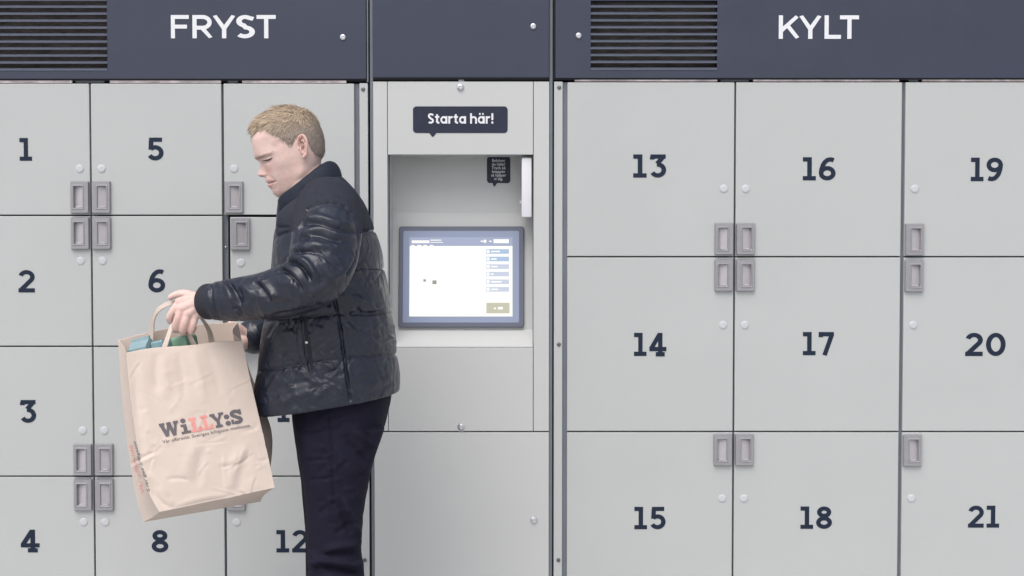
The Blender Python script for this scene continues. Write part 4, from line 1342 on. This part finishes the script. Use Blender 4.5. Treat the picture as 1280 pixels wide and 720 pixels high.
# stand-up collar: padded band, open at the throat
cb = MB()
rows = [(356, 268, 427, 227, .082), (350.5, 262, 427, 222, .083), (348, 253, 425.5, 214, .078), (349, 248.5, 421.5, 205.5, .072), (352.5, 247.0, 415, 201.5, .066), (357, 249, 408, 203, .060), (360, 256, 406, 212, .059), (362, 268, 408, 224, .060)]
rr = catmull(rows, 28); rings = []
for r in rr:
    F, B = W(r[0], r[1], YP), W(r[2], r[3], YP); C, h = (F + B) / 2, (F - B) / 2
    rings.append([C + h * se(math.cos(a), .9) + Vector((0, r[4] * se(math.sin(a), .9), 0)) for a in np.linspace(R(7), R(353), 72)])
n_ = 72
vs_ = [p for r in rings for p in r]; fs = []
for i in range(len(rings) - 1):
    for k in range(n_ - 1): fs.append((i * n_ + k, i * n_ + k + 1, (i + 1) * n_ + k + 1, (i + 1) * n_ + k))
for e in (0, n_ - 1): fs.append(tuple(i * n_ + e for i in range(len(rings))))
cb.add(vs_, fs)
cme = cb.mesh('collar')
cco, cno = arrays(cme)
cco = cco + cno * (.0022 * vnoise(cco, 60, 9, 3))[:, None]
cco = sculpt(cco, cno, [([(362, 262), (385, 250), (420, 226)], -.003, 3, False), ([(372, 240), (385, 236), (398, 226)], -.002, 2.5), ([(380, 246), (395, 236), (410, 222)], .002, 3)], None)
put(cme, cco)
collar = obj('collar', cme, M['collar'], jacket, smooth=True)
# zip tape down the front edge, and the placket
mb = MB()
zp = [W(x, y, YP) for x, y in catmull([(349.5, 251), (348, 262), (347, 276), (345.5, 296), (343, 320), (337.5, 362), (331.5, 404), (325.5, 448), (321, 490), (320.5, 520)], 40)]
mb.tube(zp, .0042, 10); mb.build('zip', M['zip'], jacket, True)
mb = MB()
mb.tube([p + Vector((.006, -.010, 0)) for p in zp], .0065, 12); mb.build('zip_placket', M['jacket'], jacket, True)
mb = MB(); mb.bbox(*(lambda c: (c.x - .004, c.x + .004, c.y - .002, c.y + .002, c.z - .008, c.z + .008))(W(352.6, 254.5, YP - .012)), .0015); mb.build('zip_pull', M['steel'], jacket)
mb = MB(); mb.capsule([W(357, 250, YP - .016), W(353.5, 252.5, YP), W(357, 250, YP + .016)], [.008, .008, .008], 12); mb.build('shirt_collar', M['shirt'], person, True)
# slanted welt pocket with a snap
def strip_on(tree, line, w0, w1, lift, th, name, m, parent, n=18):
    k = catmull(line, n); mb = MB(); rs = []
    for i, (x, y) in enumerate(k):
        f = math.sin(math.pi * (i + .6) / (n + .2)) ** .6
        a, _ = on_surf(tree, x - w0 * f, y, lift); b, _ = on_surf(tree, x + w1 * f, y, lift)
        c, _ = on_surf(tree, x + (w1 - w0) * f / 2, y, lift + th)
        if a is None or b is None or c is None: continue
        rs.append([a, (a + c) / 2 + Vector((0, -th * .35, 0)), c, (b + c) / 2 + Vector((0, -th * .35, 0)), b, (a + b) / 2 + Vector((0, .008, 0))])
    mb.rings(rs, 0, True, True)
    return autosmooth(mb.build(name, m, parent), 60)
pk = strip_on(tree_j, [(374, 398), (374.5, 420), (378, 445), (386, 464)], 4.2, 4.2, .0015, .0055, 'pocket_welt', M['jacket'], jacket)
strip_on(tree_j, [(380.5, 398), (383, 420), (387, 445), (389.5, 463)], 2.4, 3.6, .0008, .0008, 'pocket_opening', M['rib'], jacket)
h_, _ = on_surf(tree_j, 383.2, 428, .004)
mb = MB(); mb.lathe([(.0042, 0), (.0040, .0018), (.0022, .003)], h_, n=14); mb.build('snap_button', M['steel'], jacket, True)
# cuffs
def cuff(keys, name):
    mb = MB(); k = catmull(keys, 12)
    pts = [W(*q[:3]) for q in k]; mb.tube(pts, [q[3] for q in k], 40, cap=True)
    me = mb.mesh(name); c_, n2 = arrays(me)
    c_ = c_ + n2 * (.0018 * vnoise(c_, 140, 4, 2))[:, None]; put(me, c_)
    return obj(name, me, M['rib'], jacket, smooth=True)
cuff([(276, 376.2, -.822, .044), (264, 377.0, -.812, .0455), (257.5, 377.8, -.808, .0445), (254.5, 378.2, -.805, .037)], 'cuff')
cuff([(322, 419, -.480, .045), (312, 422, -.497, .043), (308, 423.5, -.503, .034)], 'cuff')

# ------------------------------------------------------------------ trousers and shoes
tr = MB()
section_loft(tr, [(365, 486, 487, 478, .168), (366, 505, 488.5, 496, .174), (368.5, 530, 482, 528, .176), (372, 556, 473, 556, .172), (377, 576, 465, 578, .16)], 24, 72, .85)
for ys, dx in ((YP - .092, 0), (YP + .088, -3)):
    section_loft(tr, [(370 + dx, 535, 481, 535, .084, ys), (375 + dx, 572, 468.5, 572, .088, ys), (380.5 + dx, 610, 459.5, 610, .084, ys), (384 + dx, 650, 453.5, 650, .078, ys), (385 + dx, 685, 451.5, 685, .074, ys),
                      (385.5 + dx, 720, 455.5, 720, .073, ys), (388 + dx, 780, 456, 780, .071, ys), (393 + dx, 850, 452, 850, .064, ys), (397 + dx, 920, 449, 920, .058, ys), (396 + dx, 958, 450, 958, .058, ys)], 50, 48, .92, ys)
tme = voxel(tr, 'trousers', .0045, 6, .5)
co, no = arrays(tme)
ts2 = [([(388, 706), (402, 700), (420, 702), (440, 706), (456, 704)], .0075, 4.0), ([(384, 712), (398, 708), (420, 712), (446, 714), (456, 712)], -.0075, 3.0),
       ([(404, 690), (420, 684), (440, 682), (453, 674)], .0050, 4.5), ([(400, 698), (418, 692), (438, 692), (452, 688)], -.0055, 3.2),
       ([(428, 620), (436, 640), (444, 660), (451, 674)], .0055, 4.0), ([(424, 628), (431, 648), (440, 668)], -.004, 4.0),
       ([(418, 668), (430, 660), (446, 650)], -.0035, 3.5), ([(446, 600), (430, 578), (418, 552)], .0035, 6.0),
       ([(462, 580), (448, 566), (430, 548)], -.0045, 4.0), ([(470, 560), (456, 548), (440, 536)], .004, 5.0),
       ([(411, 522), (413, 545), (415, 580), (417, 630)], -.0032, 1.6, False),
       ([(374, 540), (392, 541), (410, 538)], -.0035, 1.8), ([(379, 576), (396, 575), (414, 573)], -.003, 1.8), ([(384, 600), (400, 599), (416, 596)], -.003, 1.8),
       ([(385, 690), (392, 694), (398, 704), (404, 716)], .006, 3.5), ([(388, 728), (410, 724), (450, 730)], .006, 5), ([(388, 740), (420, 736), (452, 744)], -.006, 4),
       ([(456, 536), (462, 552), (458, 572)], -.0035, 4)]
for k in range(40):
    x, y = random.uniform(385, 455), random.uniform(520, 715); L_ = random.uniform(8, 22); a = random.uniform(-.9, .4)
    ts2.append(([(x, y), (x + L_ * .5, y + a * L_ * .5 - 1), (x + L_, y + a * L_)], random.choice((-1, 1)) * random.uniform(.0010, .0024), random.uniform(2, 3.6)))
co = co + no * (.0022 * vnoise(co, 34, 14, 3))[:, None]
co = sculpt(co, no, [(q[0], q[1] * 2.0, q[2], *q[3:]) for q in ts2])
put(tme, co)
trousers = obj('trousers', tme, M['trousers'], person, smooth=True)
for ys in (YP - .092, YP + .088):
    sh = MB()
    xa, xb = W(362, 960, ys).x - .055, W(448, 960, ys).x
    prof_ = [(0.0, .030, .018), (.06, .042, .045), (.14, .046, .060), (.20, .044, .085), (.25, .040, .10), (.29, .036, .095), (.305, .026, .07)]
    rs = []
    for x, hw_, ht in prof_:
        rs.append([(xa + x, ys + hw_ * se(math.cos(a), .8), .022 + ht * max(0, se(math.sin(a), .9))) for a in np.linspace(0, math.pi, 17)] + [(xa + x, ys - hw_, .022), (xa + x, ys + hw_, .022)])
    sh.rings(rs, 0, True, True)
    s_o = autosmooth(sh.build('shoe', M['shoe'], person), 50)
    so = MB(); rs = []
    for z in (0.0, .022):
        rs.append([(xa + .15 + .158 * se(math.cos(a), .75), ys + .047 * se(math.sin(a), .8), z) for a in np.linspace(0, 2 * math.pi, 40, endpoint=False)])
    so.rings(rs, 0, True, True); so.build('sole', M['sole'], s_o)

# ------------------------------------------------------------------ the paper carrier bag, hanging from the left hand
M['paper'] = mat('kraft_paper', (.615, .515, .450), .75, var=.05, vscale=9, bump=.12, bscale=260, spec=.25)
crinkle(M['paper'], 9, .0022, .30)
M['paper_in'] = mat('kraft_paper_inside', (.52, .41, .33), .8, var=.05, vscale=9, spec=.2)
M['ink'] = mat('grey_ink', (.125, .112, .125), .7)
M['ink_red'] = mat('red_ink', (.70, .29, .26), .7)
edge = {   # (px, py, y) down each upright edge
 'FL': [(157.5, 441, -.862), (163.5, 500, -.872), (172.5, 560, -.883), (184, 610, -.893), (199, 640, -.900)],
 'FR': [(303, 426.5, -.752), (312, 470, -.762), (323.5, 520, -.775), (335, 570, -.790), (343.3, 609.5, -.800)],
 'RR': [(297.5, 403, -.598), (308, 450, -.605), (325, 498, -.618), (339.5, 540, -.632), (338, 584, -.645), (326, 627, -.655)],
 'RL': [(147.5, 425, -.702), (152, 490, -.712), (160, 560, -.725), (170, 620, -.742), (179.5, 652.5, -.758)]}
NB = 140
E_ = {k: np.array([W(*q) for q in catmull(v_, NB)]) for k, v_ in edge.items()}
nS, nD = 110, 44
def bag_ring(i):
    FL, FR, RR, RL = (E_[k][i] for k in ('FL', 'FR', 'RR', 'RL'))
    t = i / (NB - 1)
    pts = []
    nf = np.cross(FR - FL, [0, 0, 1.0]); nf /= np.linalg.norm(nf)
    if nf[1] > 0: nf = -nf
    ns = np.cross(RL - FL, [0, 0, 1.0]); ns /= np.linalg.norm(ns)
    if ns[0] > 0: ns = -ns
    bul = .016 * math.sin(math.pi * min(t * 1.02, 1)) ** .8
    wave = (1 - t) ** 3
    for k in range(nS):                       # front
        f = k / nS
        z = .010 * wave * (math.sin(f * math.pi * 1.0) * .9 + .35 * math.sin(f * 9))
        pts.append(FL * (1 - f) + FR * f + nf * bul * math.sin(math.pi * f) + np.array([0, 0, z * .6]))
    for k in range(nD):                       # right gusset, folded a little inwards
        f = k / nD
        pts.append(FR * (1 - f) + RR * f - (-ns) * (.020 * math.sin(math.pi * f) * (1 - .6 * t)))
    for k in range(nS):                       # back, drawn up by its strap
        f = k / nS
        z = .012 * wave * math.sin(f * math.pi)
        pts.append(RR * (1 - f) + RL * f - nf * bul * .6 * math.sin(math.pi * f) + np.array([0, 0, z]))
    for k in range(nD):                       # left gusset
        f = k / nD
        pts.append(RL * (1 - f) + FL * f - ns * (.004 * math.sin(math.pi * f)))
    return pts
bag = empty('paper_bag', W(262, 632, -.78))
tag(bag, "brown paper shopping bag with WiLLY:S print hanging from the man's hand", 'bag')
rings_ = [bag_ring(i) for i in range(NB)]
nR = len(rings_[0])
bv = [tuple(p) for r in rings_ for p in r]
bf = []
for i in range(NB - 1):
    for k in range(nR):
        k2 = (k + 1) % nR
        bf.append((i * nR + k, i * nR + k2, (i + 1) * nR + k2, (i + 1) * nR + k))
# folded bottom
last = np.array(rings_[-1]); cen_b = last.mean(0) + np.array([0, 0, -.004])
prev = list(range((NB - 1) * nR, NB * nR))
for s in (.75, .5, .25):
    base = len(bv)
    bv += [tuple(cen_b + (p - cen_b) * s) for p in last]
    bf += [(prev[k], prev[(k + 1) % nR], base + (k + 1) % nR, base + k) for k in range(nR)]
    prev = list(range(base, base + nR))
bv.append(tuple(cen_b)); bf += [(prev[k], prev[(k + 1) % nR], len(bv) - 1) for k in range(nR)]
bgm = bpy.data.meshes.new('bag_body'); bgm.from_pydata(bv, [], bf); bgm.update()
bm_ = bmesh.new(); bm_.from_mesh(bgm); bmesh.ops.recalc_face_normals(bm_, faces=bm_.faces[:]); bm_.to_mesh(bgm); bm_.free()
co, no = arrays(bgm)
if no[nS // 2 + nR * 50][1] > 0:
    bgm.flip_normals(); co, no = arrays(bgm)
cr_s = [([(204, 443), (207, 470), (206, 500)], .0045, 7), ([(196, 442), (195, 468), (197, 490)], -.0040, 5), ([(222, 440), (228, 470), (231, 500)], -.0038, 5), ([(240, 437), (250, 470), (256, 505)], .0045, 7), ([(258, 436), (268, 465), (276, 495)], -.0030, 6),
        ([(168, 470), (172, 520), (181, 575)], -.0045, 4), ([(178, 450), (182, 500), (192, 560)], .0040, 7), ([(160, 582), (176, 573), (197, 563)], -.0045, 2.0), ([(162, 586), (178, 577), (199, 567)], .0030, 2.5),
        ([(214, 636), (203, 628), (192, 615), (186, 598)], -.0060, 2.4), ([(217, 632), (207, 622), (198, 608)], .0045, 4),
        ([(273, 584), (290, 582), (306, 576), (312, 562)], -.0028, 2.0), ([(270, 578), (288, 576), (303, 568), (308, 552)], .0022, 4), ([(286, 620), (288, 600), (294, 580), (304, 556)], .0050, 7), ([(300, 614), (303, 590), (312, 566)], -.004, 7),
        ([(232, 600), (236, 576), (246, 552)], .0045, 8), ([(208, 599), (224, 598), (236, 600)], -.0035, 2.5), ([(246, 610), (250, 580), (256, 560)], -.0035, 6),
        ([(186, 590), (200, 606), (212, 620)], .0038, 4), ([(318, 575), (326, 576), (336, 574)], -.003, 2), ([(196, 552), (190, 548), (184, 538)], -.003, 3), ([(300, 540), (316, 536), (324, 528)], -.0025, 3),
        ([(215, 634), (245, 624), (275, 619), (288, 622), (310, 616)], .0030, 4)]
for k in range(46):
    x, y = random.uniform(168, 330), random.uniform(450, 630); L_ = random.uniform(8, 30); a = random.uniform(0, 3.14)
    cr_s.append(([(x, y), (x + L_ * .5 * math.cos(a) + 1.5, y + L_ * .5 * math.sin(a)), (x + L_ * math.cos(a), y + L_ * math.sin(a))], random.choice((-1, 1)) * random.uniform(.0006, .0020), random.uniform(1.6, 5)))
for k in range(26):
    x, y = random.uniform(165, 325), random.uniform(445, 625); L_ = random.uniform(14, 48); a = random.choice((random.uniform(1.1, 1.9), random.uniform(-.6, .3), random.uniform(0, 3.1)))
    p_ = [(x, y), (x + L_ * .5 * math.cos(a) + random.uniform(-2, 2), y + L_ * .5 * math.sin(a)), (x + L_ * math.cos(a), y + L_ * math.sin(a))]
    sg_ = random.choice((-1, 1)); cr_s.append((p_, sg_ * random.uniform(.0012, .0024), 1.3)); cr_s.append(([(q[0] + 2.2, q[1] + 1.2) for q in p_], -sg_ * random.uniform(.0008, .0018), 2.2))
co = sculpt(co, no, [(q[0], q[1] * .62, q[2], *q[3:]) for q in cr_s])
put(bgm, co)
bag_body = obj('bag_body', bgm, [M['paper']], bag, smooth=True)
try: bgm.set_sharp_from_angle(angle=R(38))
except Exception: pass
sol = bag_body.modifiers.new('paper', 'SOLIDIFY'); sol.thickness = .0009; sol.offset = -1
tree_b = BVHTree.FromPolygons([Vector(p) for p in co], [tuple(p.vertices) for p in bgm.polygons])
# print on the front, laid on the paper
lean = R(15.5); rise = R(10.6)
exv = (math.cos(rise), -math.sin(rise)); eyv = (-math.sin(lean), -math.cos(lean))
def paper_pt(x, y, lift, o, ex=exv, ey=eyv):
    px, py = o[0] + ex[0] * x + ey[0] * y, o[1] + ex[1] * x + ey[1] * y
    p, n = on_surf(tree_b, px, py, .0007 + lift)
    if p is None: p = W(px, py, -.84)
    return tuple(p)
tw = .24; hw2 = tw / 2; sb = .17; sh2 = sb / 2
WG = {'W': (1.18, [('t', [(.12, .96), (.36, 0.03)]), ('n', [(.36, .06), (.60, .96)]), ('t', [(.58, .96), (.82, .03)]), ('n', [(.82, .06), (1.06, .96)]), ('s', [(0, 1 - sh2), (.34, 1 - sh2)]), ('s', [(.46, 1 - sh2), (.74, 1 - sh2)]), ('s', [(.90, 1 - sh2), (1.20, 1 - sh2)])]),
      'i': (.62, [('t', [(.32, .05), (.32, .66)]), ('s', [(.02, sh2), (.62, sh2)]), ('s', [(.06, .66 - sh2), (.34, .66 - sh2)])]),
      'L': (.80, [('t', [(.30, .05), (.30, .95)]), ('s', [(.02, sh2), (.78, sh2)]), ('s', [(.04, 1 - sh2), (.56, 1 - sh2)]), ('s', [(.70, .05), (.70, .34)])]),
      'Y': (.98, [('t', [(.16, .95), (.49, .42)]), ('n', [(.82, .95), (.49, .42)]), ('t', [(.49, .46), (.49, .05)]), ('s', [(0, 1 - sh2), (.38, 1 - sh2)]), ('s', [(.62, 1 - sh2), (.98, 1 - sh2)]), ('s', [(.24, sh2), (.74, sh2)])]),
      ':': (.34, []),
      'S': (.76, [('t', [(.62, .74), (.58, .83)] + arc(.37, .72, .23, .17, 40, 250, 14) + arc(.38, .28, .24, .17, 75, -140, 14)), ('s', [(.66, .62), (.66, .98)]), ('s', [(.09, .04), (.09, .36)])])}
def dot(mb, fn, cx, cy, r, base):
    vs_ = [fn(cx + r * math.cos(a), cy + r * math.sin(a), base) for a in np.linspace(0, 2 * math.pi, 18, endpoint=False)]
    mb.add(vs_, [tuple(range(18))])
def logo(letters, x0s, name, m):
    mb = MB()
    H = 18.2; O = (209.5, 546.3)
    for ch, xs, wpx, yoff in letters:
        w, st2 = WG[ch]
        def fn(a, b, l): return paper_pt(xs + a / w * wpx, b * H + yoff, l, O)
        for q, (kind, pts) in enumerate(st2):
            th_ = {'t': tw, 'n': .17, 's': sb}[kind]
            glyph_mesh(mb, [pts], fn, th_, base=.00012 * q, sub=3)
        if ch == 'i': dot(mb, fn, .30, .90, .165, .0002)
        if ch == ':':
            for cy in (.16, .62): dot(mb, fn, .17, cy, .17, .0002)
    return mb.build(name, m, bag_body)
def logo_each(letters, x0s, name, m):
    for l_ in letters: logo((l_,), None, 'logo_letter', m)
logo_each((('W', -6.5, 23.5, 0), ('i', 18.0, 12.2, 0), ('Y', 57.5, 17.5, 0), (':', 74.5, 7.0, 0), ('S', 82.2, 15.2, 0)), None, 'logo_lettering', M['ink'])
logo_each((('L', 30.0, 14.8, 0), ('L', 44.6, 14.8, 0)), None, 'logo_lettering', M['ink_red'])
def paper_text(body, start, end, height, m, name, up=None, offset=.0):
    vs_, fs = text_mesh(body, 1.0, offset, align='LEFT')
    a = np.array(vs_); mn, mx = a.min(0), a.max(0)
    ex = np.array(end, float) - np.array(start, float)
    ey = np.array(up) * height
    out = []
    for v_ in vs_:
        f, g2 = (v_[0] - mn[0]) / (mx[0] - mn[0]), (v_[1] - mn[1]) / (mx[1] - mn[1])
        p = np.array(start) + ex * f + ey * g2
        q, _ = on_surf(tree_b, p[0], p[1], .0010)
        if q is None: q = W(p[0], p[1], -.84)
        out.append(tuple(q))
    mb = MB(); mb.add(out, fs); return mb.build(name, m, bag_body)
paper_text('Vår affärsidé: Sveriges billigaste matkasse.', (203.8, 555.5), (314, 534.3), 5.2, M['ink'], 'slogan', up=eyv)
paper_text('Sveriges billigaste', (188.6, 614), (170.3, 551), 4.6, M['ink'], 'side_slogan', up=(-1, .12), offset=.012)
paper_text('Vår affärsidé', (181.2, 617), (165.2, 556), 4.6, M['ink_red'], 'side_slogan', up=(-1, .12), offset=.012)

# straps: folded paper cord, glued inside the panels, gathered in the fist
def strap(name, path, w, parent, m='paper'):
    k = catmull(path, 40); pts = [W(*q[:3]) for q in k]
    mb = MB(); rs = []
    for i, p in enumerate(pts):
        t = (pts[min(i + 1, 39)] - pts[max(i - 1, 0)]).normalized()
        view = Vector((-.25, -1, .1)).normalized()
        wdir = t.cross(view).normalized(); n = wdir.cross(t).normalized()
        tw_ = .5 * math.sin(i * .16)
        a_ = wdir * math.cos(tw_) + n * math.sin(tw_); b_ = n * math.cos(tw_) - wdir * math.sin(tw_)
        ww = w * (.55 + .45 * abs(math.cos(math.pi * i / 39)) ** .7)
        rs.append([p + a_ * ww / 2 + b_ * .0011, p - a_ * ww / 2 + b_ * .0011, p - a_ * ww / 2 - b_ * .0011, p + a_ * ww / 2 - b_ * .0011])
    mb.rings(rs, 0, True, True)
    return autosmooth(mb.build(name, M[m], parent), 50)
strap('bag_handle', [(203, 466, -.808), (204.5, 440, -.812), (210.5, 420, -.808), (216.5, 404, -.798), (222, 400, -.776), (230, 403, -.770), (234, 413, -.782), (239, 424, -.784), (244, 437, -.780), (247, 460, -.776)], .0185, bag)
strap('bag_handle', [(186, 445, -.690), (189.5, 418, -.692), (191.5, 400, -.705), (198, 387, -.730), (211, 379.5, -.752), (226, 378, -.765), (240, 384, -.755), (252, 398, -.715), (262, 415, -.675), (266, 440, -.660)], .0175, bag)

# ------------------------------------------------------------------ groceries standing in the bag
M['teal'] = mat('teal_carton', (.20, .34, .36), .5, var=.2, vscale=30)
M['green'] = mat('green_carton', (.24, .42, .30), .5, var=.2, vscale=30)
M['bluegrey'] = mat('bluegrey_wrap', (.25, .36, .39), .45, var=.2, vscale=26)
def carton(name, c, w, d, h, rz, tilt, m, label, cat, gable=True):
    """carton with a folded gable top, foot at c"""
    mb = MB()
    a, b = w / 2, d / 2
    if gable:
        rs = [[(-a, -b, 0), (a, -b, 0), (a, b, 0), (-a, b, 0)], [(-a, -b, h * .84), (a, -b, h * .84), (a, b, h * .84), (-a, b, h * .84)],
              [(-a, -.004, h * .95), (a, -.004, h * .95), (a, .004, h * .95), (-a, .004, h * .95)], [(-a, -.003, h), (a, -.003, h), (a, .003, h), (-a, .003, h)]]
    else:
        rs = [[(-a, -b, 0), (a, -b, 0), (a, b, 0), (-a, b, 0)], [(-a, -b, h * .97), (a, -b, h * .97), (a, b, h * .97), (-a, b, h * .97)], [(-a * .9, -b * .9, h), (a * .9, -b * .9, h), (a * .9, b * .9, h), (-a * .9, b * .9, h)]]
    mb.rings(rs, 0, True, True)
    me = mb.mesh(name)
    me.transform(Matrix.Translation(c) @ Matrix.Rotation(rz, 4, 'Z') @ Matrix.Rotation(tilt, 4, 'Y'))
    o = obj(name, me, M[m]); tag(o, label, cat)
    return o
def lo(px, py, y, drop): 
    p = W(px, py, y); return Vector((p.x + drop * .24, p.y - drop * .05, p.z - drop))
carton('wrapped_pack', lo(172, 420, -.770, .17), .056, .05, .17, R(-22), R(-13), 'bluegrey', 'blue-grey wrapped pack poking out at the left end of the paper bag', 'food pack', True)
carton('food_carton', lo(198, 423.5, -.770, .17), .036, .05, .17, R(-22), R(-12), 'teal', 'teal carton in the paper bag just left of the front strap', 'carton', False)
carton('food_carton', lo(225, 418.5, -.750, .17), .044, .05, .17, R(-22), R(-12), 'green', 'green carton in the paper bag below the gripping hand', 'carton', False)
